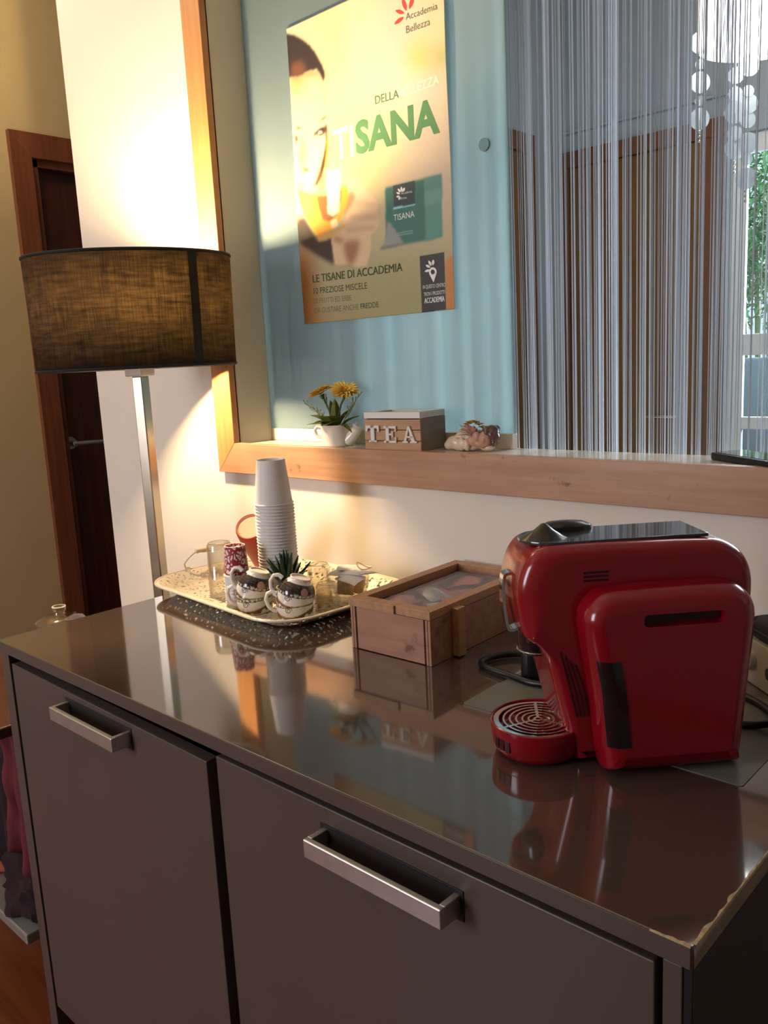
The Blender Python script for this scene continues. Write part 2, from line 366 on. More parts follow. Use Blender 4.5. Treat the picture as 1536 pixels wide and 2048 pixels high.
def empty(name, loc, rz=0.0, **kw):
    o = bpy.data.objects.new(name, None); COL.objects.link(o); o.location = loc; o.rotation_euler = (0, 0, rz); o.empty_display_size = 0.05
    for k, v in kw.items(): o[k] = v
    return o
def thing(name, label, cat, loc, rz=0.0, group=None):
    o = empty(name, loc, rz, label=label, category=cat)
    if group: o['group'] = group
    return o
def tag(o, label, cat, group=None):
    o['label'] = label; o['category'] = cat
    if group: o['group'] = group
    return o
def struct(o): o['kind'] = 'structure'; return o
def baked(o):
    dg = bpy.context.evaluated_depsgraph_get(); me = bpy.data.meshes.new_from_object(o.evaluated_get(dg)); o.modifiers.clear(); o.data = me; return o
def setpaint(me, cols):
    a = me.color_attributes.new('paint', 'FLOAT_COLOR', 'POINT'); c = np.ones((len(me.vertices), 4), np.float32); c[:, :3] = cols
    a.data.foreach_set('color', c.ravel())
def text_data(txt, bold=0.0, extr=0.0):
    """outline of a line of text as (V, F) with the box normalised to 0..1 in x and cap height 1 in y"""
    cu = bpy.data.curves.new('t', 'FONT'); cu.body = txt; cu.size = 1.0; cu.offset = bold; cu.resolution_u = 3; cu.fill_mode = 'FRONT'
    o = bpy.data.objects.new('t', cu); COL.objects.link(o)
    dg = bpy.context.evaluated_depsgraph_get(); me = bpy.data.meshes.new_from_object(o.evaluated_get(dg))
    V = np.array([v.co[:] for v in me.vertices]); F = [tuple(p.vertices) for p in me.polygons]
    bpy.data.objects.remove(o); bpy.data.curves.remove(cu); bpy.data.meshes.remove(me)
    x0, x1 = V[:, 0].min(), V[:, 0].max(); V[:, 0] = (V[:, 0] - x0) / (x1 - x0)
    V[:, 1] = V[:, 1] / 0.70
    return V, F

def bez(P, n=10):
    P = [Vector(p) for p in P]; out = []
    for i in range(len(P) - 1):
        p0 = P[max(i - 1, 0)]; p1, p2 = P[i], P[i + 1]; p3 = P[min(i + 2, len(P) - 1)]
        for k in range(n):
            t = k / n; out.append(0.5 * ((2 * p1) + (p2 - p0) * t + (2 * p0 - 5 * p1 + 4 * p2 - p3) * t * t + (3 * p1 - p0 - 3 * p2 + p3) * t ** 3))
    return out + [P[-1]]

# ------------------------------------------------------------------ the setting: floor, walls, ceiling
ZT = 1.90 + H                                                       # ceiling height
g = G(); g.box(-1.75, 3.2, -3.3, 2.1, -0.06, 0.0); struct(g.obj('floor', M['floor'], smooth=False))
g = G(); g.box(-1.75, 3.2, -3.3, 2.1, ZT, ZT + 0.06); struct(g.obj('ceiling', M['ceiling'], smooth=False))
OX0, OX1, OZ0, OZ1 = -0.097, 1.95, H + 0.262, H + 1.50               # pass-through opening in the main wall
g = G()
g.box(-0.712, OX0, 0.0, 0.115, 0, ZT); g.box(OX0, OX1, 0.0, 0.115, 0, OZ0); g.box(OX0, OX1, 0.0, 0.115, OZ1, ZT); g.box(OX1, 3.2, 0.0, 0.115, 0, ZT)
struct(g.obj('wall_back', M['wall_white'], smooth=False))
XL = -1.569
g = G()                                                             # side wall with the door hole
DY0, DY1, DZ = 0.30, 1.14, H + 1.205
g.box(XL - 0.1, XL, -3.3, DY0, 0, ZT); g.box(XL - 0.1, XL, DY1, 2.1, 0, ZT); g.box(XL - 0.1, XL, DY0, DY1, DZ, ZT)
struct(g.obj('wall_left', M['wall_olive'], smooth=False))
g = G(); g.box(3.1, 3.2, -3.3, 2.1, 0, ZT); struct(g.obj('wall_right', M['wall_grey'], smooth=False))
g = G()
g.box(-1.75, -1.05, -3.3, -3.2, 0, ZT); g.box(-0.05, 3.2, -3.3, -3.2, 0, ZT); g.box(-1.05, -0.05, -3.3, -3.2, 0, 0.85); g.box(-1.05, -0.05, -3.3, -3.2, 2.25, ZT)
struct(g.obj('wall_front', M['wall_olive'], smooth=False))
# the corridor partition behind the main wall and the far room
FY, FX = 1.718, -0.268
g = G(); g.box(FX - 0.08, FX, 0.115, FY, 0, ZT); struct(g.obj('wall_partition', M['wall_grey'], smooth=False))
WX0, WX1, WZ0, WZ1 = 0.335, 1.55, H - 0.75, H + 1.10
g = G(); g.box(FX - 1.4, WX0, FY, FY + 0.1, 0, ZT); g.box(WX1, 3.2, FY, FY + 0.1, 0, ZT); g.box(WX0, WX1, FY, FY + 0.1, WZ1, ZT)
struct(g.obj('wall_far', M['wall_grey'], smooth=False))

# door on the olive side wall
d1 = struct(empty('door_1', (XL, (DY0 + DY1) / 2, 0)))
yc = (DY0 + DY1) / 2
g = G(); g.prism([(DY0 - 0.075 - yc, 0), (DY0 - yc, 0), (DY0 - yc, DZ), (DY0 - 0.075 - yc, DZ + 0.085)], -0.005, 0.02, Matrix(((0, 0, 1, 0), (1, 0, 0, 0), (0, 1, 0, 0), (0, 0, 0, 1))), 0.002)
g.obj('casing', M['door_casing'], d1)
g = G(); g.prism([(DY1 - yc, 0), (DY1 + 0.075 - yc, 0), (DY1 + 0.075 - yc, DZ + 0.085), (DY1 - yc, DZ)], -0.005, 0.02, Matrix(((0, 0, 1, 0), (1, 0, 0, 0), (0, 1, 0, 0), (0, 0, 0, 1))), 0.002)
g.obj('casing', M['door_casing'], d1)
g = G(); g.prism([(DY0 - 0.075 - yc, DZ + 0.085), (DY0 - yc, DZ), (DY1 - yc, DZ), (DY1 + 0.075 - yc, DZ + 0.085)], -0.005, 0.02, Matrix(((0, 0, 1, 0), (1, 0, 0, 0), (0, 1, 0, 0), (0, 0, 0, 1))), 0.002)
g.obj('casing', M['door_casing'], d1)
g = G(); g.box(-0.09, 0.0, DY0 - yc, DY0 + 0.025 - yc, 0, DZ); g.box(-0.09, 0.0, DY1 - 0.025 - yc, DY1 - yc, 0, DZ); g.box(-0.09, 0.0, DY0 - yc, DY1 - yc, DZ - 0.025, DZ)
g.obj('jamb', M['door_casing'], d1, smooth=False)
g = G(); g.box(-0.075, -0.035, DY0 + 0.025 - yc, DY1 - 0.025 - yc, 0.008, DZ - 0.025); g.obj('leaf', M['door_wood'], d1, smooth=False)
g = G(); hy = 0.345 - yc
g.tube([(-0.036, hy, H + 0.195), (0.012, hy, H + 0.195)], 0.011, 12); g.tube([(0.012, hy - 0.008, H + 0.195), (0.016, hy + 0.05, H + 0.194), (0.014, hy + 0.11, H + 0.192)], 0.008, 10)
g.lathe([(0.0, 0), (0.024, 0), (0.024, 0.006), (0, 0.006)], 20, Matrix.Translation((-0.036, hy, H + 0.195)) @ Matrix.Rotation(PI / 2, 4, 'Y'))
g.obj('handle', M['steel'], d1)
g = G(); g.box(XL, XL + 0.012, -3.2, DY0 - 0.08, 0, 0.08, 0.002); struct(g.obj('baseboard_left', M['door_casing']))
g = G(); g.box(-0.712, 3.1, -0.012, 0.0, 0, 0.08, 0.002); struct(g.obj('baseboard_back', M['door_casing']))

# ------------------------------------------------------------------ pass-through window: casings, sill, reveal, frosted pane
GY = 0.095; ST = H + 0.2705
w1 = struct(empty('window_1', (0.5, 0.0, OZ0)))
def wpart(g, name, mat, **k):
    bmesh.ops.translate(g.bm, vec=(-0.5, 0, -OZ0), verts=g.bm.verts); return g.obj(name, mat, w1, **k)
MXZ = Matrix(((1, 0, 0, 0), (0, 0, -1, 0), (0, 1, 0, 0), (0, 0, 0, 1)))          # (x, z) outline, extruded along -y
TX0, TX1 = -0.162, -0.097; TZ0, TZ1 = H + 0.206, H + 0.274
g = G(); g.prism([(TX0, TZ0), (2.02, TZ0), (2.02 - 0.066, TZ1), (TX1, TZ1)], -0.004, 0.016, MXZ, 0.0012); wpart(g, 'casing', M['trim_h'])
g = G(); g.prism([(TX0, TZ0), (TX1, TZ1), (TX1, H + 1.47), (TX0, H + 1.537)], -0.004, 0.016, MXZ, 0.0012); wpart(g, 'casing', M['trim_v'])
g = G(); g.prism([(TX0, H + 1.537), (TX1, H + 1.47), (1.954, H + 1.47), (2.02, H + 1.537)], -0.004, 0.016, MXZ, 0.0012); wpart(g, 'casing', M['trim_h'])
g = G(); g.prism([(2.02, TZ0), (2.02, H + 1.537), (1.954, H + 1.47), (1.954, TZ1)], -0.004, 0.016, MXZ, 0.0012); wpart(g, 'casing', M['trim_v'])
g = G(); g.box(OX0, OX1, 0.0042, 0.118, OZ0, ST, 0.001); wpart(g, 'sill', M['sill'])
g = G(); g.box(OX0, OX0 + 0.0012, 0.0042, 0.115, ST + 0.0005, OZ1); wpart(g, 'reveal', M['reveal'])
g = G(); g.box(OX0 + 0.0014, 0.583, GY - 0.001, GY + 0.014, ST + 0.0005, H + 0.2985, 0.001); wpart(g, 'bottom_rail', M['sill'])
g = G(); g.box(OX0 + 0.0014, 0.585, GY, GY + 0.005, H + 0.299, OZ1); wpart(g, 'frosted_pane', M['frosted'], smooth=False)
g = G(); g.lathe([(0, 0), (0.011, 0), (0.011, 0.004), (0, 0.004)], 24, Matrix.Translation((0.539, GY, H + 0.800)) @ Matrix.Rotation(PI / 2, 4, 'X')); wpart(g, 'finger_hole', M['hole'])

# string curtain: nobody could count its threads, so it is one object
def curtain():
    bars = [(0.585,0.591),(0.610,0.636),(0.646,0.650),(0.658,0.673),(0.677,0.696),(0.706,0.716),(0.721,0.729),(0.732,0.769),(0.774,0.794),(0.800,0.813),(0.825,0.838),(0.844,0.851),(0.857,0.866),(0.869,0.875),(0.879,0.904),(0.913,0.928),(0.937,0.959),(0.961,0.972),(0.978,0.987),(0.997,1.004),(1.010,1.017),(1.020,1.027)]
    bars = [(1.4479 + (p - 1.4479) * 1.0318, 1.4479 + (q - 1.4479) * 1.0318) for p, q in bars]
    x = 1.035
    while x < 1.92: w = random.uniform(0.006, 0.03); bars.append((x, x + w)); x += w + random.uniform(0.004, 0.012)
    x = -0.06
    while x < 0.57: w = random.uniform(0.05, 0.12); bars.append((x, x + w)); x += w + random.uniform(0.004, 0.010)
    V, F, Cc = [], [], []
    n = 14
    for a, b in bars:
        x = a + 0.0005
        shade = random.uniform(0.85, 1.08)
        while x < b:
            y = random.uniform(0.128, 0.14) ; w = random.uniform(0.0012, 0.0019); ph = random.uniform(0, 6.3); am = random.uniform(0.0002, 0.0012); sw = random.uniform(-0.002, 0.002)
            s = random.uniform(0.72, 1.1) * shade; tint = random.uniform(0, 1); c = (0.74 * s, (0.77 + 0.01 * tint) * s, (0.79 + 0.04 * tint) * s)
            base = len(V)
            for i in range(n + 1):
                t = i / n; z = H + 1.55 - 1.40 * t; xx = x + am * math.sin(ph + 5 * t) + sw * (t - 0.55)
                V += [(xx - w * 0.5, y, z), (xx + w * 0.5, y, z), (xx, y - w * 0.8, z)]; Cc += [c] * 3
            for i in range(n):
                q = base + 3 * i
                for k in range(3): F.append((q + k, q + (k + 1) % 3, q + 3 + (k + 1) % 3, q + 3 + k))
            x += random.uniform(0.0011, 0.0019) * (2.4 if x > 0.955 else 2.2 if x < 0.57 else 1.0)
    me = bpy.data.meshes.new('string_curtain'); me.from_pydata(V, [], F); me.update(); setpaint(me, np.array(Cc)); me.materials.append(M['string'])
    o = bpy.data.objects.new('string_curtain', me); COL.objects.link(o); o['kind'] = 'stuff'
    tag(o, 'silver grey string curtain hanging in the opening behind the sill', 'curtain')
    g = G(); g.box(-0.1, 1.95, 0.121, 0.147, H + 1.548, H + 1.575, 0.003); g.obj('curtain_rail', M['steel'], o)
curtain()

# ------------------------------------------------------------------ far room: doors, glazed door, chandelier, shrub outside
d2 = struct(empty('door_2', (0.0, FY, 0)))
g = G(); g.box(FX + 0.03, 0.262, -0.022, -0.001, 0.0, H + 1.10, 0.003); g.obj('leaf', M['far_wood'], d2)
for a, b in ((FX + 0.0, FX + 0.03), (0.262, 0.332)):
    g = G(); g.box(a, b, -0.034, -0.001, 0, H + 1.10, 0.003); g.obj('casing', M['far_casing'], d2)
g = G(); g.box(FX, 0.332, -0.034, -0.001, H + 1.10, H + 1.157, 0.003); g.obj('casing', M['far_casing'], d2)
g = G(); g.tube([(0.205, -0.022, H + 0.2), (0.205, -0.06, H + 0.2), (0.2, -0.068, H + 0.2), (0.09, -0.068, H + 0.2)], 0.008, 10); g.obj('handle', M['chrome'], d2)
d3 = struct(empty('door_3', (FX, 1.0, 0)))
g = G(); g.box(0.001, 0.02, -0.45, 0.40, 0, H + 1.12, 0.003); g.obj('leaf', M['far_wood'], d3)
for a, b in ((-0.52, -0.45), (0.40, 0.47)):
    g = G(); g.box(0.001, 0.03, a, b, 0, H + 1.12, 0.003); g.obj('casing', M['far_casing'], d3)
g = G(); g.box(0.001, 0.03, -0.52, 0.47, H + 1.12, H + 1.183, 0.003); g.obj('casing', M['far_casing'], d3)
g = G(); g.box(FX, 0.332, FY - 0.02, FY, H + 1.222, H + 1.232, 0.002); struct(g.obj('trim_1', M['wall_grey']))

w2 = struct(empty('window_2', ((WX0 + WX1) / 2, FY, 0)))
def w2part(g, name, mat, **k):
    bmesh.ops.translate(g.bm, vec=(-(WX0 + WX1) / 2, -FY, 0), verts=g.bm.verts); return g.obj(name, mat, w2, **k)
for a, b in ((WX0, WX0 + 0.05), (0.93, 1.0), (WX1 - 0.05, WX1)):
    g = G(); g.box(a, b, FY + 0.02, FY + 0.044, 0, WZ1, 0.003); w2part(g, 'stile', M['win_white'])
for z0, z1 in ((0, 0.1), (H + 0.153, H + 0.195), (H + 0.40, H + 0.47), (WZ1 - 0.06, WZ1)):
    g = G(); g.box(WX0 + 0.05, WX1 - 0.05, FY + 0.021, FY + 0.043, z0, z1, 0.003); w2part(g, 'rail', M['win_white'])
for z0, z1 in ((0.1, H + 0.153), (H + 0.195, H + 0.40), (H + 0.47, WZ1 - 0.06)):
    for a, b in ((WX0 + 0.05, 0.93), (1.0, WX1 - 0.05)):
        g = G(); g.box(a, b, FY + 0.03, FY + 0.036, z0, z1); w2part(g, 'pane', M['lid_glass'], smooth=False)

sh = thing('garden_shrub', 'leafy green shrub outside beyond the far glazed door', 'shrub', (0.20, 2.50, 0.0))
g = G()
for k in range(2600):
    p = Vector((random.gauss(-0.05, 0.12), random.uniform(-.16, .16), 1.72 + random.gauss(0, 0.2)))
    dv = Vector((random.uniform(-1, 1), random.uniform(-1, 1), random.uniform(-0.8, 0.4)))
    g.leaf(p, dv, random.uniform(0.03, 0.05), random.uniform(0.015, 0.024), n=2)
o = g.obj('foliage', M['bush'], sh); o['kind'] = 'stuff'
g = G()
for k in range(5): g.tube([(0.05 * k - 0.1, 0, 0), (0.04 * k - 0.1, 0.03, 0.7), (0.05 * k - 0.15, 0.03 * k - 0.06, 1.7)], [0.02, 0.016, 0.008], 8)
g.obj('stem', M['stem'], sh)
g = G(); g.box(-0.9, 3.5, 2.16, 2.2, 0.0, H + 0.385, 0.01); tag(g.obj('garden_wall', M['outwall']), 'low dark garden wall seen through the far glazed door', 'wall')
g = G(); g.box(-1.0, 5.0, 2.1, 5.0, -0.06, -0.005); struct(g.obj('floor_outside', M['outwall'], smooth=False))

M['shade_glow'] = mk('glowing_drum_shade', (255, 250, 240), 0.6, var=0.02, emit=(1.0, 0.98, 0.95), estr=7.0)
M['capiz'] = mk('capiz_shell', (200, 212, 220), 0.25, var=0.1, nscale=40, coat=0.3, sss=0.0, alpha=0.85)
M['glow_warm'] = mk('warm_drum_top', (255, 190, 110), 0.6, var=0.05, emit=(1.0, 0.62, 0.25), estr=3.5)
ch = thing('chandelier', 'lit white drum chandelier with hanging round shell discs behind the strings', 'chandelier', (0.66, 1.10, H + 1.16))
g = G(); g.lathe([(0.16, 0), (0.162, 0.13), (0.156, 0.13), (0.154, 0.0), (0.16, 0)], 40); g.lathe([(0, 0.004), (0.155, 0.004)], 40); g.obj('shade', M['shade_glow'], ch)
g = G(); g.lathe([(0.163, 0.131), (0.165, 0.26), (0.158, 0.26), (0.157, 0.131), (0.163, 0.131)], 40); g.obj('upper_shade', M['glow_warm'], ch)
g = G(); g.tube([(0, 0, 0.2), (0, 0, ZT - H - 1.16)], 0.006, 8); g.lathe([(0, 0.255), (0.157, 0.255)], 24); g.obj('rod', M['steel'], ch)
cols = [[(510,1061,1179),(514,1053,1130),(518,1045,1087),(521,1038,1044),(525,1031,1001)],
        [(581,1107,1095),(585,1100,1052),(588,1093,1009),(592,1085,959),(595,1079,922)],
        [(602,1132,1115),(607,1122,1056),(610,1117,1026),(613,1111,989),(617,1102,933),(621,1096,896),(624,1088,849)]]
rad = [[.026, .012, .026, .012, .026], [.02, .018, .026, .018, .026], [.026, .014, .024, .02, .026, .015, .026]]
for cpts, rr in zip(cols, rad):
    x0 = sum(p[0] for p in cpts) / len(cpts) / 1000; y0 = sum(p[1] for p in cpts) / len(cpts) / 1000
    g = G(); g.tube([(x0 - 0.66, y0 - 1.10, 0.0), (x0 - 0.66, y0 - 1.10, cpts[-1][2] / 1000 - 1.16 - 0.05)], 0.0008, 5); g.obj('strand', M['chrome'], ch)
    for p, r in zip(cpts, rr):
        g = G(); g.lathe([(0, -0.0008), (r, -0.0008), (r, 0.0008), (0, 0.0008)], 28, Matrix.Translation((x0 - 0.66, y0 - 1.10, p[2] / 1000 - 1.16)) @ Matrix.Rotation(random.uniform(0.3, 0.9), 4, 'Z') @ Matrix.Rotation(PI / 2 + random.uniform(-.1, .1), 4, 'X'))
        g.obj('shell_disc', M['capiz'], ch)
    g = G()
    for k in range(3): g.ell((x0 - 0.66, y0 - 1.10, cpts[-1][2] / 1000 - 1.16 - 0.03 - 0.012 * k), (0.004, 0.004, 0.004), u=10, v=6)
    g.obj('bead', M['chrome'], ch)

# ------------------------------------------------------------------ sideboard
CW, CD = 1.223, 0.6225
sb = thing('sideboard', 'brown glossy sideboard with two doors and long steel handles along the wall', 'sideboard', (CW / 2, -CD / 2, 0))
def sbp(g, name, mat, parent=None, **k):
    if parent is None: bmesh.ops.translate(g.bm, vec=(-CW / 2, CD / 2, 0), verts=g.bm.verts)
    return g.obj(name, mat, parent or sb, **k)
def rrect(x0, x1, y0, y1, r, n=6):
    P = []
    for cx, cy, a0 in ((x1 - r, y1 - r, 0), (x0 + r, y1 - r, 90), (x0 + r, y0 + r, 180), (x1 - r, y0 + r, 270)):
        for k in range(n + 1): a = R(a0 + 90 * k / n); P.append((cx + r * math.cos(a), cy + r * math.sin(a)))
    return P
g = G(); g.prism(rrect(0, CW, -CD, -0.002, 0.003, 3), H - 0.020, H, bev=0.0012); sbp(g, 'top', M['cab_top'])
g = G(); V, F = [], []                                              # chipped laminate and its painted highlight along the right end and round the corner
for k in range(80):
    t = k / 79; y = -CD + 0.004 + 0.21 * t; wd = 0.0008 + 0.0042 * max(0.0, mnoise.noise(Vector((k * 0.17, 2.2, 0)))) + 0.002 * max(0, 1 - t * 6)
    V += [(CW + 0.0003, y, H - 0.003), (CW + 0.0003, y, H + 0.0002), (CW - wd, y, H + 0.0003)]
for k in range(79):
    a = 3 * k; F += [(a, a + 3, a + 4, a + 1), (a + 1, a + 4, a + 5, a + 2)]
n0 = len(V)
for k in range(16):
    t = k / 15; x = CW - 0.002 - 0.032 * t; V += [(x, -CD - 0.0003, H - 0.0025), (x, -CD - 0.0003, H + 0.0003), (x, -CD + (0.003 * (1 - t) + 0.0006) * (0.6 + abs(mnoise.noise(Vector((k * .8, 0, 5))))), H + 0.0003)]
for k in range(15):
    a = n0 + 3 * k; F += [(a, a + 3, a + 4, a + 1), (a + 1, a + 4, a + 5, a + 2)]
g.raw(V, F)
sbp(g, 'chipped_edge_highlight', M['worn'], smooth=False)
g = G(); g.box(0.002, CW - 0.002, -CD - 0.0005, -CD + 0.0004, H - 0.0192, H - 0.0012, 0.0002); sbp(g, 'edge_band', M['cab_front'])
g = G(); g.box(0.004, 0.034, -CD + 0.001, -0.004, 0.0, H - 0.0205, 0.001); sbp(g, 'side_panel', M['cab_front'])
g = G(); g.box(CW - 0.024, CW - 0.0085, -CD + 0.001, -0.004, 0.0, H - 0.0205, 0.001); sbp(g, 'side_panel', M['cab_front'])
g = G(); g.box(CW - 0.0082, CW - 0.001, -CD + 0.0025, -0.004, 0.0, H - 0.0205, 0.0008); sbp(g, 'shaded_end', M['cab_side'])  # dark sheet over the panel, shade of the right end put into colour
g = G(); g.box(0.605, 0.627, -CD + 0.03, -0.02, 0.07, H - 0.021); sbp(g, 'divider', M['cab_dark'], smooth=False)
g = G(); g.box(0.034, CW - 0.024, -0.02, -0.006, 0.03, H - 0.021); sbp(g, 'back_panel', M['cab_dark'], smooth=False)
for za, zb in ((0.07, 0.088), (H - 0.0345, H - 0.0206)):
    g = G(); g.box(0.034, CW - 0.024, -CD + 0.03, -0.02, za, zb); sbp(g, 'carcass_board', M['cab_dark'], smooth=False)
g = G(); g.box(0.034, CW - 0.024, -CD + 0.06, -CD + 0.075, 0.0, 0.07); sbp(g, 'plinth', M['cab_dark'], smooth=False)
def door(x0, x1, zl, zr, hx0, hx1):
    g = G(); g.prism([(x0, H - 0.693), (x1, H - 0.693), (x1, zr), (x0, zl)], CD - 0.019, CD, MXZ, 0.0012)
    d = sbp(g, 'door', M['cab_front'])
    g = G(); y0 = -CD + CD / 2; dx = -CW / 2
    g.box(hx0 + dx, hx1 + dx, y0 - 0.030, y0 - 0.023, H - 0.072, H - 0.051, 0.0012)
    g.box(hx0 + dx, hx0 + 0.007 + dx, y0 - 0.0235, y0 + 0.0005, H - 0.072, H - 0.051, 0.0008)
    g.box(hx1 - 0.007 + dx, hx1 + dx, y0 - 0.0235, y0 + 0.0005, H - 0.072, H - 0.051, 0.0008)
    g.obj('handle', M['steel'], d)
    g = G(); g.box(hx0 - 0.004 + dx, hx1 + 0.004 + dx, y0 - 0.0012, y0 + 0.0005, H - 0.078, H - 0.046, 0.0005); g.obj('handle_plate', M['cab_side'], d)
door(0.046, 0.605, H - 0.033, H - 0.041, 0.240, 0.424)
door(0.627, 1.193, H - 0.0265, H - 0.0265, 0.818, 1.004)

# ------------------------------------------------------------------ floor lamp with oval shade
LX, LY = -0.130, -0.2175; LA = math.atan2(0.86, 0.51)
lamp = thing('floor_lamp', 'floor lamp with black oval linen shade and square nickel pole beside the sideboard', 'lamp', (LX, LY, 0), LA)
SA, SB_, SZ0, SZ1 = 0.199, 0.134, H + 0.452, H + 0.672
def oval(a, b, n=96): return [(a * math.cos(2 * PI * k / n), b * math.sin(2 * PI * k / n)) for k in range(n)]
def shade_obj():
    n = 96; V, F, UV = [], [], []
    for k in range(n + 1):
        t = k / n; c, s_ = math.cos(2 * PI * t), math.sin(2 * PI * t)
        V += [((SA) * c, SB_ * s_, SZ0), ((SA + 0.004) * c, (SB_ + 0.003) * s_, SZ1)]
    for k in range(n): F.append((2 * k, 2 * k + 2, 2 * k + 3, 2 * k + 1))
    me = bpy.data.meshes.new('shade'); me.from_pydata(V, [], F); uv = me.uv_layers.new(name='UVMap')
    for p in me.polygons:
        for li in p.loop_indices:
            vi = me.loops[li].vertex_index; uv.data[li].uv = ((vi // 2) / n * 1.05, (vi % 2) * 0.22)
        p.use_smooth = True
    me.materials.append(M['shade']); o = bpy.data.objects.new('shade', me); COL.objects.link(o); o.parent = lamp
    md = o.modifiers.new('s', 'SOLIDIFY'); md.thickness = 0.0015; md.offset = 1
    return o
sho = shade_obj()
for z, e in ((SZ0, 0.0), (SZ1, 0.0038)):
    g = G(); P = [(x, y, z) for x, y in oval(SA + e + 0.0008, SB_ + e + 0.0008)]; g.tube(P, 0.0032, 8, closed=True); g.obj('shade_rim', M['shade_lining'], sho)
g = G()                                                             # overlapping seam facing the room
sa = R(262)
def op(a, z, e=0.0024):
    k = (z - SZ0) / (SZ1 - SZ0); return ((SA + e + 0.004 * k) * math.cos(a), (SB_ + e + 0.003 * k) * math.sin(a), z)
seam0 = R(128)
M['seam'] = M['shade_lining']
def seam(a0, a1):
    g = G(); n = 6; V, F = [], []
    for k in range(n + 1):
        a = a0 + (a1 - a0) * k / n
        V += [op(a, SZ0, 0.0018), op(a, SZ1, 0.0018), op(a, SZ0, -0.002), op(a, SZ1, -0.002)]
    for k in range(n):
        q = 4 * k; F += [(q, q + 4, q + 5, q + 1), (q + 2, q + 3, q + 7, q + 6), (q, q + 2, q + 6, q + 4), (q + 1, q + 5, q + 7, q + 3)]
    F += [(0, 1, 3, 2), (4 * n, 4 * n + 2, 4 * n + 3, 4 * n + 1)]
    g.raw(V, F); g.obj('shade_seam', M['seam'], sho)
seam(R(-57.3), R(-51.6))
pole_rot = Matrix.Rotation(R(20) - LA, 4, 'Z')
g = G(); g.box(-0.0125, 0.0125, -0.0125, 0.0125, 0.02, H + 0.434, 0.002, mat=pole_rot); g.obj('pole', M['brass_steel'], lamp)
g = G(); g.prism(oval(0.13, 0.082, 48), 0.0, 0.02, bev=0.003); g.obj('base', M['brass_steel'], lamp)
g = G(); g.box(-0.022, 0.022, -0.022, 0.022, H + 0.4345, H + 0.458, 0.003, mat=pole_rot); g.obj('collar', M['porcelain'], lamp)
g = G(); g.lathe([(0, 0), (0.018, 0), (0.018, 0.085), (0.013, 0.098), (0, 0.098)], 20, Matrix.Translation((0, 0, H + 0.458))); g.obj('socket', M['porcelain'], lamp)
M['bulb'] = mk('glowing_bulb', (255, 220, 170), 0.5, emit=(1.0, 0.73, 0.42), estr=1850.0)
g = G(); g.tube([(0, 0, H + 0.556), (0, 0, H + 0.561), (0, 0, H + 0.57), (0, 0, H + 0.63), (0, 0, H + 0.640), (0, 0, H + 0.645)], [0.006, 0.014, 0.017, 0.017, 0.013, 0.005], 16); g.obj('bulb', M['bulb'], lamp)
g = G()
for a in (0, PI / 2, PI, 1.5 * PI): g.tube([(0.02 * math.cos(a), 0.02 * math.sin(a), H + 0.46), (SA * math.cos(a), SB_ * math.sin(a), SZ0 + 0.006)], 0.0015, 6)
g.obj('shade_spider', M['steel'], lamp)

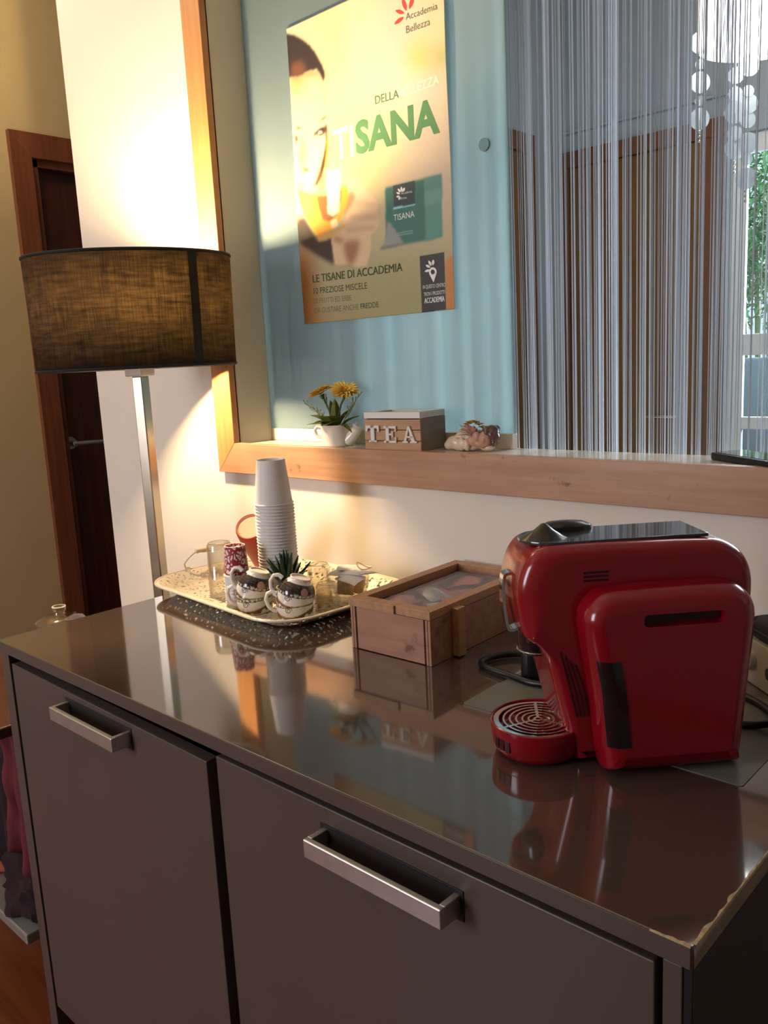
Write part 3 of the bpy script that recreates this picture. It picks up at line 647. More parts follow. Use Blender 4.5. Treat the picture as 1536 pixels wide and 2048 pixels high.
# ------------------------------------------------------------------ poster on the frosted pane
PX0, PZ0, PW, PH = 0.0509, H + 0.5275, 0.4154, 0.5949
PM = np.array([[160.8438, -70.9929, 611.2242], [-125.2702, -594.3389, 648.631], [-0.1534, -0.057, 1.0]])   # sheet (u, v) -> photo layout
PI_ = np.linalg.inv(PM)
def sheet(px, py):                                                  # layout point -> (u, v) on the flat sheet
    q = PI_ @ np.array([px, py, 1.0]); return q[0] / q[2], q[1] / q[2]
post = thing('poster', 'yellow and green herbal tea poster hanging on the frosted pane', 'poster', (PX0, GY - 0.003, PZ0))
def curl(u, v):                                                     # gentle waves of the paper, away from the pane
    return -0.0012 - 0.004 * (1 - u) ** 4 * (0.5 + 0.5 * math.sin(5 * v)) - 0.0035 * max(0.0, u - 0.8) * 5 * (0.5 + 0.5 * math.sin(9 * v + 1))
def poster():
    nu, nv = 210, 300
    U, Vv = np.meshgrid(np.linspace(0, 1, nu + 1), np.linspace(0, 1, nv + 1))
    D = PM[2, 0] * U + PM[2, 1] * Vv + PM[2, 2]
    X = (PM[0, 0] * U + PM[0, 1] * Vv + PM[0, 2]) / D; Y = (PM[1, 0] * U + PM[1, 1] * Vv + PM[1, 2]) / D
    def lin(c): return np.array(s2l(c))
    def blur(m, k):
        if k <= 0: return m
        w = np.exp(-0.5 * (np.arange(-3 * k, 3 * k + 1) / k) ** 2); w /= w.sum()
        p = np.pad(m, ((3 * k, 3 * k), (0, 0)), 'edge'); m = sum(w[i] * p[i:i + m.shape[0]] for i in range(len(w)))
        p = np.pad(m, ((0, 0), (3 * k, 3 * k)), 'edge'); return sum(w[i] * p[:, i:i + m.shape[1]] for i in range(len(w)))
    def poly(P, k=1):
        ins = np.zeros(X.shape, bool); n = len(P)
        for i in range(n):
            x0, y0 = P[i]; x1, y1 = P[(i + 1) % n]
            c = ((y0 > Y) != (y1 > Y)); xi = (x1 - x0) * (Y - y0) / ((y1 - y0) or 1e-9) + x0
            ins ^= c & (X < xi)
        return blur(ins.astype(float), k)
    im = np.zeros(X.shape + (3,)); 
    t = np.clip((Y - 30) / 600, 0, 1)[..., None]
    im[:] = lin((218, 210, 172)) * (1 - t) + lin((170, 162, 124)) * t
    def over(mask, c, a=1.0):
        m = (mask * a)[..., None]; im[:] = im * (1 - m) + lin(c) * m
    def gau(cx, cy, sx, sy): return np.exp(-0.5 * (((X - cx) / sx) ** 2 + ((Y - cy) / sy) ** 2))
    over(gau(800, 150, 80, 120), (216, 204, 190), 0.9); over(gau(850, 330, 70, 70), (228, 204, 176), 0.8)
    over(gau(720, 60, 30, 60), (246, 222, 184), 0.6); over(gau(690, 310, 50, 50), (232, 216, 128), 0.85); over(gau(760, 250, 40, 40), (240, 222, 140), 0.5)
    over(gau(840, 112, 22, 26), (198, 196, 110), 0.8); over(gau(885, 110, 26, 22), (178, 176, 112), 0.8); over(gau(880, 40, 30, 50), (206, 202, 146), 0.5)
    over(gau(660, 90, 30, 90), (236, 220, 150), 0.6); over(gau(750, 420, 60, 60), (206, 190, 140), 0.6)
    over(np.clip((Y - 470) / 110, 0, 1) * np.clip((X - 600) / 200, 0.35, 1), (158, 156, 104), 0.8)
    over(gau(608, 590, 20, 90), (168, 100, 36), 0.95); over(np.clip((Y - 600) / 60, 0, 1) * np.clip((760 - X) / 160, 0, 1), (160, 104, 44), 0.6)
    over(poly([(893, 520), (914, 508), (915, 624), (894, 626)], 2), (204, 130, 70), 0.9)
    # the woman: face, hair, hand with glass cup
    skin = (226, 198, 160)
    over(poly([(570, 150), (602, 150), (641, 141), (648, 165), (652, 205), (655, 235), (656, 262), (652, 292), (645, 322), (632, 350), (622, 375), (606, 400), (590, 400)], 1), skin)
    over(gau(594, 165, 14, 18) * poly([(570, 150), (602, 150), (641, 141), (646, 170), (640, 195), (570, 215)], 2), (212, 150, 84), 0.7)
    over(gau(622, 148, 20, 8), (190, 128, 74), 0.6)
    over(poly([(566, 64), (572, 66), (590, 70), (606, 79), (619, 89), (629, 101), (637, 115), (645, 130), (650, 143), (650, 156), (648, 164), (644, 158), (641, 149), (634, 139), (614, 143), (602, 152), (583, 155), (570, 160)], 1), (54, 44, 44))
    over(poly([(583, 130), (600, 122), (615, 138), (602, 152), (584, 156)], 3), (150, 98, 66), 0.45)
    over(poly([(648, 164), (650, 190), (651, 208), (649, 205), (647, 175)], 1), (96, 62, 36), 0.8)
    over(poly([(652, 245), (656, 265), (657, 300), (652, 330), (645, 352), (636, 372), (630, 372), (640, 345), (646, 318), (652, 290)], 1), (66, 46, 24))
    over(poly([(655, 262), (658, 290), (655, 330), (652, 345), (651, 330), (654, 296)], 1), (206, 164, 50), 0.9)
    over(poly([(592, 254), (602, 253), (605, 258), (596, 261)], 1), (160, 78, 40), 0.95)
    over(poly([(590, 268), (597, 274), (598, 281), (590, 286), (592, 278)], 1), (84, 46, 30), 0.95)
    over(poly([(637, 246), (645, 236), (654, 230), (654, 235), (645, 242)], 1), (150, 92, 56), 0.95)
    over(poly([(625, 272), (633, 262), (643, 254), (654, 250), (655, 260), (650, 268), (641, 272), (634, 270)], 1), (70, 42, 34), 0.95)
    over(poly([(636, 265), (643, 260), (648, 262), (644, 268), (638, 269)], 0), (246, 226, 196), 0.9); over(gau(646, 261, 3, 4), (40, 26, 26), 0.95)
    over(gau(607, 310, 6, 26), (196, 150, 98), 0.75); over(poly([(605, 338), (614, 335), (623, 340), (614, 345)], 1), (140, 84, 50), 0.9); over(gau(604, 372, 10, 6), (204, 112, 84), 0.5)
    over(poly([(598, 436), (612, 434), (622, 452), (636, 478), (652, 476), (668, 470), (672, 500), (668, 530), (650, 520), (630, 508), (610, 494), (598, 482)], 2), (58, 44, 32))
    hand = [(690, 372), (700, 360), (714, 356), (726, 370), (740, 388), (754, 404), (756, 428), (760, 446), (752, 462), (742, 470), (742, 500), (734, 532), (716, 534), (694, 528), (672, 530), (666, 500), (664, 474), (680, 460), (694, 430), (700, 404)]
    over(poly(hand, 1), (226, 196, 156))
    for q in ([(706, 400), (752, 408), (754, 412), (708, 406)], [(700, 432), (756, 432), (756, 437), (702, 438)], [(690, 458), (752, 452), (750, 458), (694, 464)]): over(poly(q, 2), (170, 124, 86), 0.6)
    over(poly([(686, 486), (704, 478), (722, 482), (716, 510), (706, 532), (696, 528), (690, 508)], 3), (150, 96, 60), 0.85)
    over(poly([(664, 480), (672, 470), (690, 476), (684, 490), (672, 486)], 2), (176, 116, 76), 0.7)
    over(poly([(694, 392), (704, 380), (712, 392), (704, 412), (690, 430), (684, 424)], 2), (176, 104, 54), 0.8)
    cup = [(598, 378), (622, 386), (650, 384), (676, 378), (694, 368), (698, 388), (694, 412), (684, 438), (668, 460), (650, 470), (640, 478), (628, 462), (614, 434), (604, 408)]
    over(poly(cup, 1), (232, 160, 40)); over(gau(616, 410, 12, 26) * poly(cup, 1), (250, 208, 80), 0.9)
    over(poly([(634, 392), (660, 388), (684, 380), (682, 404), (674, 430), (662, 444), (648, 440), (640, 420)], 1), (124, 66, 26), 0.9)
    over(poly([(600, 374), (624, 384), (652, 384), (694, 366), (696, 371), (654, 390), (624, 390), (600, 382)], 1), (250, 214, 130), 0.8)
    over(poly([(636, 340), (654, 346), (650, 384), (634, 386), (638, 360)], 2), (110, 66, 44), 0.6)
    over(poly([(655, 344), (682, 338), (680, 400), (679, 424), (668, 432), (657, 426)], 1), (250, 228, 184), 0.97)
    over(poly([(662, 442), (675, 438), (677, 452), (664, 457)], 1), (250, 226, 176), 0.9)
    over(poly([(636, 476), (652, 468), (672, 462), (690, 444), (694, 450), (676, 470), (654, 480), (640, 484)], 1), (222, 176, 96), 0.8)
    # product box and tea bag
    over(poly([(770.5, 376), (883, 348.5), (885, 474), (810, 490), (772, 484)], 1), (58, 118, 108))
    over(poly([(848, 357), (883, 348.5), (885, 474), (852, 482)], 1), (92, 148, 138)); over(poly([(849, 384), (884, 376), (884, 404), (850, 412)], 1), (112, 164, 152), 0.7)
    over(poly([(787, 371), (830, 361.5), (830.5, 406), (787.5, 413)], 0), (56, 68, 72)); over(poly([(787.5, 416), (830.5, 407), (830.5, 411), (787.5, 420)], 0), (152, 206, 220))
    over(poly([(775, 444), (782, 448), (796, 468), (809, 489), (785, 495), (760, 500), (768, 488), (773, 470)], 1), (150, 156, 152), 0.92); over(poly([(764, 492), (806, 486), (808, 490), (760, 500)], 1), (112, 104, 84), 0.7)
    for yy in (453, 462, 467): over(poly([(795, yy + 3), (826, yy - 3), (826, yy - 1), (795, yy + 5)], 0), (160, 200, 190), 0.45)
    over(poly([(840, 513), (891, 504), (895, 619), (844, 626)], 0), (58, 58, 60))
    V = []
    for j in range(nv + 1):
        for i in range(nu + 1): V.append((i / nu * PW, curl(i / nu, j / nv), j / nv * PH))
    F = [(j * (nu + 1) + i, j * (nu + 1) + i + 1, (j + 1) * (nu + 1) + i + 1, (j + 1) * (nu + 1) + i) for j in range(nv) for i in range(nu)]
    me = bpy.data.meshes.new('sheet'); me.from_pydata(V, [], F); me.update(); setpaint(me, im.reshape(-1, 3))
    me.materials.append(painted('poster_print', 0.45)); me.polygons.foreach_set('use_smooth', [True] * len(F))
    o = bpy.data.objects.new('sheet', me); COL.objects.link(o); o.parent = post
    md = o.modifiers.new('s', 'SOLIDIFY'); md.thickness = 0.0003; md.offset = 1
    return o
sheet_o = poster()
INK = {}
def ink(c):
    if c not in INK: INK[c] = mk('print_ink', c, 0.5, var=0.01)
    return INK[c]
def put_mesh(name, V, F, col, lift=0.0006):
    W_ = [(u * PW, curl(min(1, max(0, u)), v) - lift, v * PH) for u, v in V]
    g = G(); g.raw(W_, F); o = g.obj(name, ink(col), post, smooth=False, clean=False); return o
def put_text(txt, a, b, cap, col, bold=0.0, name='lettering'):
    """a, b: ends of the base line; cap: a point at cap height above a"""
    V, F = text_data(txt, bold); A = np.array(sheet(*a)); B = np.array(sheet(*b)); Cc = np.array(sheet(*cap)) 
    e1 = B - A; e2 = np.array([0, (Cc - A)[1]])
    put_mesh(name, [tuple(A + e1 * x + e2 * y) for x, y, _ in V], F, col)
put_text('SANA', (713, 307), (881, 262), (713, 245), (86, 138, 88), 0.038)
put_text('TI', (670, 322), (709, 311), (670, 259), (255, 248, 214), 0.015)
put_text('DELLA', (751, 209), (798, 195.5), (751, 192), (92, 124, 74), 0.004)
put_text('BELLEZZA', (801, 195), (880, 167), (801, 177.5), (255, 246, 224), 0.004)
put_text('Accademia', (812, 41), (877, 19), (812, 27), (112, 100, 84), 0.0)
put_text('Bellezza', (813, 67), (862, 50.5), (813, 52), (112, 100, 84), 0.0)
put_text('LE TISANE DI ACCADEMIA', (628, 565.5), (805, 542), (628, 550), (70, 82, 30))
put_text('LE TISANE DI ACCADEMIA', (628.7, 565.4), (805.7, 541.9), (628.7, 549.9), (70, 82, 30))
put_text('10 PREZIOSE MISCELE', (630, 588), (735, 577), (630, 576), (62, 70, 30))
put_text('DI FRUTTI ED ERBE', (630, 607.5), (704, 600.5), (630, 597), (132, 124, 66))
put_text('DA GUSTARE ANCHE', (631, 627), (718, 619), (631, 616), (130, 122, 66))
put_text('FREDDE', (722, 618), (758, 614), (722, 607), (62, 66, 36))
put_text('TISANA', (788, 442), (829.5, 433.5), (788, 429.5), (236, 240, 232))
put_text('IN QUESTO CENTRO', (846.5, 578), (893, 573), (846.5, 570.5), (232, 230, 226))
put_text('TROVI I PRODOTTI', (848.5, 592.5), (892, 587.5), (848.5, 585), (232, 230, 226))
put_text('ACCADEMIA', (849.5, 607), (891, 602.5), (849.5, 596), (240, 238, 234))
put_text('ACCADEMIA', (850, 607), (891.5, 602.5), (850, 596), (240, 238, 234))
put_text('Accademia', (803, 389), (825, 385), (803, 384), (226, 228, 224)); put_text('Erbe', (803, 399), (814, 397), (803, 394.5), (226, 228, 224))
def petals(lst, col):
    for (x0, y0), (x1, y1), w in lst:
        A = np.array((x0, y0)); B = np.array((x1, y1)); d = B - A; nn = np.array((-d[1], d[0])) / np.linalg.norm(d)
        P = [A + d * t + nn * w * s * math.sin(PI * t) ** 0.8 for s, ts in ((1, np.linspace(0, 1, 9)), (-1, np.linspace(1, 0, 9)[1:-1])) for t in ts]
        put_mesh('petal_print', [sheet(*p) for p in P], [tuple(range(len(P)))], col)
petals([((808, 34), (789, 49), 4), ((809, 27), (791, 21), 4), ((813, 22), (805, -4), 4), ((819, 19), (828, -8), 4)], (220, 70, 62))
petals([((800, 392), (793, 394), 2.2), ((801, 388), (793, 385), 2.2), ((802, 385), (796, 377), 2.2), ((804, 384), (803, 373), 2.2), ((806, 384), (810, 375), 2.2), ((801, 393), (798, 400), 2.2)], (236, 238, 232))
petals([((862, 540), (850, 543), 2.6), ((862, 535), (852, 530), 2.6), ((864, 532), (858, 521), 2.6), ((867, 531), (868, 519), 2.6)], (236, 236, 234))
pin = [(867 + 8 * math.cos(a), 544 + 9.5 * math.sin(a)) for a in np.linspace(R(150), R(390), 16)] + [(868.5, 565)]
put_mesh('pin_print', [sheet(*p) for p in pin], [tuple(range(len(pin)))], (238, 238, 236))
hole = [(867 + 4.2 * math.cos(a), 544 + 4.8 * math.sin(a)) for a in np.linspace(0, 2 * PI, 17)[:-1]]
put_mesh('pin_print', [sheet(*p) for p in hole], [tuple(range(16))], (58, 58, 60), 0.0009)

# ------------------------------------------------------------------ things on the window sill
SZ = ST
pot = thing('watering_can_planter', 'small white watering can planter with yellow artificial flowers on the sill', 'planter', (0.176, 0.046, SZ))
g = G(); g.lathe([(0, 0.0), (0.029, 0.0), (0.031, 0.002), (0.0325, 0.02), (0.0335, 0.043), (0.0335, 0.0445), (0.031, 0.0445), (0.03, 0.036), (0, 0.036)], 40); g.obj('body', M['porcelain'], pot)
dirL = Vector((-0.9, -0.43, 0)).normalized(); dirR = Vector((0.95, 0.2, 0)).normalized()
g = G(); g.tube([Vector((0, 0, 0.038)) + dirL * 0.032, Vector((0, 0, 0.041)) + dirL * 0.043, Vector((0, 0, 0.034)) + dirL * 0.0495, Vector((0, 0, 0.022)) + dirL * 0.046, Vector((0, 0, 0.016)) + dirL * 0.032], 0.004, 10); g.obj('handle', M['porcelain'], pot)
g = G(); g.tube([Vector((0, 0, 0.01)) + dirR * 0.026, Vector((0, 0, 0.022)) + dirR * 0.04, Vector((0, 0, 0.034)) + dirR * 0.05, Vector((0, 0, 0.0425)) + dirR * 0.056], [0.014, 0.0125, 0.011, 0.0125], 16)
g.obj('spout', M['porcelain'], pot)
g = G(); g.lathe([(0, 0.0), (0.0105, 0.0), (0.0105, 0.0008), (0, 0.0008)], 20, Matrix.Translation(Vector((0, 0, 0.0427)) + dirR * 0.0562) @ dirR.lerp(Vector((0, 0, 1)), 0.42).to_track_quat('Z', 'Y').to_matrix().to_4x4()); g.obj('spout_rose', M['white_wood'], pot)
def blossom(c, dv, r):
    st = Vector((random.uniform(-.004, .004), 0, 0.035)); mid = st.lerp(c, 0.6) + Vector((0, 0, 0.004))
    g = G(); g.tube([st, mid, c - dv * 0.014, c - dv * 0.004], [0.0018, 0.0018, 0.0026, 0.007], 8); g.obj('flower_stem', M['stem'], pot)
    f = G(); q = dv.to_track_quat('Z', 'Y')
    for ring, (n, rr, el, wd) in enumerate(((20, r, 0.36, 0.011), (18, r * 1.02, 0.5, 0.010), (16, r * 0.95, 0.68, 0.009), (14, r * 0.72, 0.95, 0.007), (9, r * 0.45, 1.2, 0.005))):
        for k in range(n):
            a = 2 * PI * k / n + ring * 0.2 + random.uniform(-.08, .08)
            d = q @ Vector((math.cos(a) * math.cos(el), math.sin(a) * math.cos(el), math.sin(el)))
            f.leaf(c - dv * 0.003, d, rr * random.uniform(0.92, 1.08), wd, up=dv, bend=0.25, n=4, thick=0.0004)
    f.obj('blossom', M['yellow'], pot)
    h = G()
    for k in range(14):
        a = random.uniform(0, 2 * PI); d = q @ Vector((math.cos(a) * 0.35, math.sin(a) * 0.35, 1)); h.leaf(c, d, r * 0.4, 0.004, up=dv, n=3, thick=0.0004)
    h.obj('blossom_centre', M['yellow_deep'], pot)
blossom(Vector((-0.038, -0.004, 0.110)), Vector((-0.32, -0.25, 0.9)).normalized(), 0.03)
blossom(Vector((0.029, 0.0, 0.112)), Vector((0.35, -0.3, 0.88)).normalized(), 0.031)
for d, L, wd, bnd in (((-1, -.2, .45), .062, .010, .35), ((.8, -.3, .35), .06, .014, .55), ((-.5, -.6, .9), .05, .034, .3), ((.35, -.7, .9), .048, .036, .3), ((.1, -.1, 1), .062, .02, .1), ((-.25, .1, 1), .06, .02, .15), ((.5, .1, .9), .05, .018, .2), ((-.7, .3, .7), .045, .018, .3), ((.15, -.8, .5), .04, .036, .4), ((-.3, -.8, .6), .042, .034, .4), ((.7, .4, .8), .045, .016, .3)):
    g = G(); g.leaf((0.012 * d[0], 0.012 * d[1], 0.038), d, L, wd, bend=bnd, n=8); g.obj('leaf', M['leaf'], pot)
def sprig(base, tip, n, name='sprig'):
    g = G(); b, t = Vector(base), Vector(tip); g.tube([b, b.lerp(t, .5) + Vector((0, 0, .004)), t], 0.0006, 5)
    for k in range(n):
        p = b.lerp(t, 0.3 + 0.7 * k / n); d = (t - b).normalized() + Vector((random.uniform(-1, 1), random.uniform(-.6, .6), random.uniform(-.2, 1))) * 0.8
        g.tube([p, p + d * 0.006, p + d * 0.009 + Vector((0, 0, 0.002))], [0.0004, 0.0006, 0.0012], 5)
    g.obj(name, M['sprig'], pot)
sprig((-.01, 0, .04), (-.085, -.004, .088), 14); sprig((-.01, 0, .04), (-.07, .01, .07), 10); sprig((.014, 0, .04), (.062, .006, .1), 16); sprig((.014, 0, .04), (.045, .012, .09), 10); sprig((-.006, -.006, .04), (-.02, -.008, .1), 8)

TR = R(6)
tea = thing('tea_box', 'pale wooden tea box with white lid rim and raised white letters on the sill', 'box', (0.3097, -0.0075, SZ), TR)
TW, TD, TH = 0.131, 0.085, 0.074
g = G(); g.box(0, 0.005, 0.0052, TD, 0, 0.0615); g.box(TW - 0.005, TW, 0.0052, TD, 0, 0.0615); g.box(0.005, TW - 0.005, TD - 0.005, TD, 0, 0.0615); g.box(0.005, TW - 0.005, 0.0052, TD - 0.005, 0, 0.005); g.obj('body', M['oak_grey'], tea, smooth=False)
for k in range(3):
    g = G(); g.box(0, TW, 0, 0.005, 0.0205 * k + 0.0002, 0.0205 * k + 0.0194, 0.0006); g.obj('slat', M['oak'], tea)
g = G(); g.prism([(0, 0), (TW, 0), (TW - 0.014, 0.014), (0.014, 0.014)], 0.0622, TH, bev=0.0006); g.prism([(0, TD), (0.014, TD - 0.014), (TW - 0.014, TD - 0.014), (TW, TD)], 0.0622, TH, bev=0.0006); g.prism([(0, 0), (0.014, 0.014), (0.014, TD - 0.014), (0, TD)], 0.0622, TH, bev=0.0006); g.prism([(TW, 0), (TW, TD), (TW - 0.014, TD - 0.014), (TW - 0.014, 0.014)], 0.0622, TH, bev=0.0006)
g.obj('lid_frame', M['white_wood'], tea)
g = G(); g.box(0.0135, TW - 0.0135, 0.0135, TD - 0.0135, 0.066, 0.0685); g.obj('lid_pane', M['lid_glass'], tea, smooth=False)
LTX = Matrix(((1, 0, 0, 0), (0, 0, -1, 0), (0, 1, 0, 0), (0, 0, 0, 1)))
def letter(polys, x, z, s):
    g = G()
    for P in polys: g.prism([(x + px * s, z + pz * s) for px, pz in P], 0.0, 0.004, LTX, 0.0004)
    g.obj('letter', M['white_wood'], tea)
bx = lambda a, b, c, d: [(a, c), (b, c), (b, d), (a, d)]
letter([bx(.36, .64, 0.0, 1.0), bx(.2, .8, 0.0, .1), [(0, .62), (.1, .62), (.16, .84), (.84, .84), (.9, .62), (1, .62), (1, 1), (0, 1)]], 0.006, 0.0175, 0.0315)
letter([bx(.14, .38, 0, 1), bx(0, .9, 0, .13), bx(0, .9, .87, 1), bx(.38, .66, .45, .57), bx(.58, .68, .36, .66), [(.8, .13), (.9, .13), (.9, .34), (.82, .34)], [(.8, .87), (.82, .68), (.9, .68), (.9, .87)]], 0.049, 0.0165, 0.0315)
letter([[(.12, .08), (.28, .08), (.52, 1.0), (.42, 1.0)], [(.66, .08), (.92, .08), (.54, 1.0), (.42, 1.0)], bx(.28, .76, .3, .4), bx(.0, .4, 0, .1), bx(.56, 1.04, 0, .1)], 0.0915, 0.017, 0.0315)

ang = thing('angel_figurine', 'small reclining angel figurine with brown hair and gilded flower wreath on the sill', 'figurine', (0.524, 0.060, SZ), R(2))
ang.scale = (1.02, 1.0, 1.16)
def blob(parts, name, mat, vox=0.0014):
    g = G()
    for c, r, *rt in parts: g.ell(c, r, Euler(rt[0]) if rt else None)
    o = g.obj(name, mat, ang); md = o.modifiers.new('r', 'REMESH'); md.mode = 'VOXEL'; md.voxel_size = vox
    sm = o.modifiers.new('s', 'SMOOTH'); sm.iterations = 4; sm.factor = 0.5
    o.parent = None; baked(o); o.parent = ang; o.data.polygons.foreach_set('use_smooth', [True] * len(o.data.polygons)); return o
blob([((-.046, 0, .0115), (.016, .013, .0115)), ((-.03, .004, .015), (.02, .016, .0145), (0, -.2, 0)), ((-.012, .004, .018), (.024, .018, .017)), ((.006, .002, .017), (.018, .018, .016)), ((-.03, -.014, .011), (.014, .006, .010), (0, .4, .2)), ((-.018, -.017, .011), (.009, .005, .0105), (0, .1, 0)), ((-.006, -.018, .010), (.007, .005, .0095), (0, -.2, 0)), ((-.054, -.006, .008), (.01, .006, .0075)), ((.03, -.006, .006), (.016, .008, .0055)), ((-.002, -.006, .005), (.012, .010, .0048))], 'gown', M['angel'])
blob([((.03, -.012, .020), (.0125, .011, .0125)), ((.022, -.016, .012), (.012, .006, .006), (0, .3, .4)), ((.008, -.02, .016), (.011, .0055, .007), (0, .5, .2)), ((.033, -.022, .018), (.003, .003, .003)), ((.016, -.02, .0235), (.008, .005, .009), (0, .6, 0))], 'face_and_arms', M['skin_resin'], 0.0011)
blob([((.036, .0, .027), (.015, .014, .014)), ((.045, -.004, .021), (.009, .011, .012)), ((.043, -.011, .026), (.007, .007, .008)), ((.031, -.008, .033), (.009, .008, .007)), ((.047, -.012, .014), (.004, .004, .006)), ((.04, .008, .034), (.008, .007, .006)), ((.036, -.016, .0305), (.005, .005, .005))], 'hair', M['hair_resin'], 0.0011)
g = G()
for k in range(9):
    a = k / 8; c = Vector((-.022 + .05 * a, -.004 - 0.006 * math.sin(PI * a), .030 + .014 * math.sin(PI * a)))
    for j in range(5):
        b_ = 2 * PI * j / 5 + k; g.leaf(c, (math.cos(b_), math.sin(b_) * .8, .7), .009, .007, n=4, bend=.4)
    g.ell(c + Vector((0, 0, .003)), (.0025, .0025, .0025), u=8, v=6)
g.obj('flower_wreath', M['gold'], ang)
for sx, mt in ((0, 'angel'), (1, 'skin_resin')):
    g = G()
    for k in range(5): g.leaf((-.006 + .012 * sx, -.008 - .006 * sx, .022), (-.75 + .28 * k + .2 * sx, -.35, .35 + .18 * k), .028 - .003 * abs(k - 2), .011, bend=.3, n=5, thick=.0014)
    g.obj('wing', M[mt], ang)

tb = thing('tablet', 'black tablet lying at the right end of the sill', 'tablet', (1.048, 0.0, SZ + 0.0003), R(-40.0))
tb.location = (1.04, 0.073, SZ + 0.0004); tb.rotation_euler = (0, 0, R(-35))
g = G(); g.prism([(x, y) for x, y in rrect(-0.075, 0.135, -0.055, 0.006, 0.012, 5)], 0.0, 0.0105, bev=0.0025); g.obj('case', M['tablet'], tb)
g = G(); g.prism(rrect(-0.068, 0.128, -0.049, 0.0, 0.006, 4), 0.0106, 0.0112); g.obj('screen', M['screen'], tb)

# ------------------------------------------------------------------ perforated tray
tray = thing('tray', 'cream enamel tray with pierced pattern and wire handle on the left of the sideboard', 'tray', (0.199, -0.166, H), R(-5))
TA, TB, TCR = 0.243, 0.163, 0.085
def sd_rr(x, y, a, b, r):
    qx, qy = abs(x) - a + r, abs(y) - b + r
    return math.hypot(max(qx, 0), max(qy, 0)) + min(max(qx, qy), 0) - r
def tray_z(d):                                                      # d: distance inside the rim edge
    if d < 0.006: return 0.0255
    if d < 0.05: t = (d - 0.006) / 0.044; return 0.0255 - 0.0225 * (t * t * (3 - 2 * t)) ** 0.9
    return 0.003
def tray_mesh():
    st = 0.0016; nx, ny = int(2 * TA / st) + 1, int(2 * TB / st) + 1
    idx = {}; V, F = [], []
    def vid(i, j):
        if (i, j) in idx: return idx[i, j]
        x, y = -TA + i * st, -TB + j * st; d = sd_rr(x, y, TA, TB, TCR)
        if d > 0:                                                   # snap just-outside corners to the rim
            e = 1e-4; gx = (sd_rr(x + e, y, TA, TB, TCR) - d) / e; gy = (sd_rr(x, y + e, TA, TB, TCR) - d) / e; x -= gx * d; y -= gy * d; d = 0
        V.append((x, y, tray_z(-d))); idx[i, j] = len(V) - 1; return idx[i, j]
    for i in range(nx):
        for j in range(ny):
            x, y = -TA + (i + .5) * st, -TB + (j + .5) * st; d = -sd_rr(x, y, TA, TB, TCR)
            if d < -0.0006: continue
            if d > 0.008:
                c = mnoise.noise(Vector((x * 95, y * 95, 1.7))); c2 = mnoise.noise(Vector((x * 165 + 9, y * 180, 4.1)))
                band = 1.0 if (d < 0.046 or d > 0.055) else 0.0
                if band and (c2 > 0.34 or (abs(c) < 0.045 and c2 > 0.05)): continue
            F.append((vid(i, j), vid(i + 1, j), vid(i + 1, j + 1), vid(i, j + 1)))
    me = bpy.data.meshes.new('pierced_plate'); me.from_pydata(V, [], F); me.update(); me.materials.append(M['enamel'])
    o = bpy.data.objects.new('pierced_plate', me); COL.objects.link(o); o.parent = tray
    md = o.modifiers.new('s', 'SOLIDIFY'); md.thickness = 0.0012; md.offset = 0
    me.polygons.foreach_set('use_smooth', [True] * len(F))
tray_mesh()
g = G(); P = [(x, y, 0.0255) for x, y in rrect(-TA, TA, -TB, TB, TCR, 14)]; g.tube(P, 0.0024, 8, closed=True); g.obj('rolled_rim', M['enamel'], tray)
g = G(); P = [(x, y, 0.0014) for x, y in rrect(-TA + .06, TA - .06, -TB + .06, TB - .06, 0.04, 8)]; g.tube(P, 0.0013, 6, closed=True); g.obj('foot_ring', M['enamel'], tray)
hd = Matrix.Translation((-0.213, 0.0, 0.0255))
for sy in (-1, 1):
    g = G(); pts = [(-.026, .057 * sy, .0), (-.03, .06 * sy, .006), (-.026, .064 * sy, .016), (-.018, .060 * sy, .026), (-.012, .05 * sy, .036), (-.01, .042 * sy, .041)]
    spir = [(-.03 - .009 * (1 - t) * math.sin(7 * t), .06 * sy + .009 * sy * (1 - t) * math.cos(7 * t) - .009 * sy, .004 - 0.003 * t) for t in np.linspace(0, 1, 22)]
    g.tube(list(reversed(spir)) + pts[1:], 0.0018, 8, mat=hd); g.obj('wire_handle', M['enamel'], tray)
g = G(); g.lathe([(0, -.044), (.0045, -.044), (.006, -.04), (.0048, -.034), (.0065, -.026), (.0072, 0), (.0065, .026), (.0048, .034), (.006, .04), (.0045, .044), (0, .044)], 18, hd @ Matrix.Translation((-.01, 0, .0415)) @ Matrix.Rotation(PI / 2, 4, 'X')); g.obj('handle_grip', M['enamel'], tray)

TZ = H + 0.0042                                                     # resting height on the tray bed
# tall stack of white paper cups, upside down
def paper_cup_mesh(rb, rt, h, name, mat):
    g = G(); e = 0.0007
    g.lathe([(rb - e, 0.001), (rb + 0.0012, 0.0), (rb + 0.0022, 0.0012), (rb + 0.0012, 0.0026), (rb - 0.0002, 0.003), (rt, h), (rt - 0.0009, h + 0.0005), (rt - 0.0018, h), (rt - 0.0022, h - 0.005), (0, h - 0.005)], 40)
    return g.obj(name, mat, None)
NC, PT = 31, 0.00605
ORD = ['', 'first', 'second', 'third', 'fourth', 'fifth', 'sixth', 'seventh', 'eighth', 'ninth', 'tenth', 'eleventh', 'twelfth', 'thirteenth', 'fourteenth', 'fifteenth', 'sixteenth', 'seventeenth', 'eighteenth', 'nineteenth', 'twentieth']
ORD += ['twenty-' + q for q in ORD[1:10]] + ['thirtieth', 'thirty-first']
c0 = paper_cup_mesh(0.0358, 0.0268, 0.0835, 'paper_cup', M['cup_paper'])
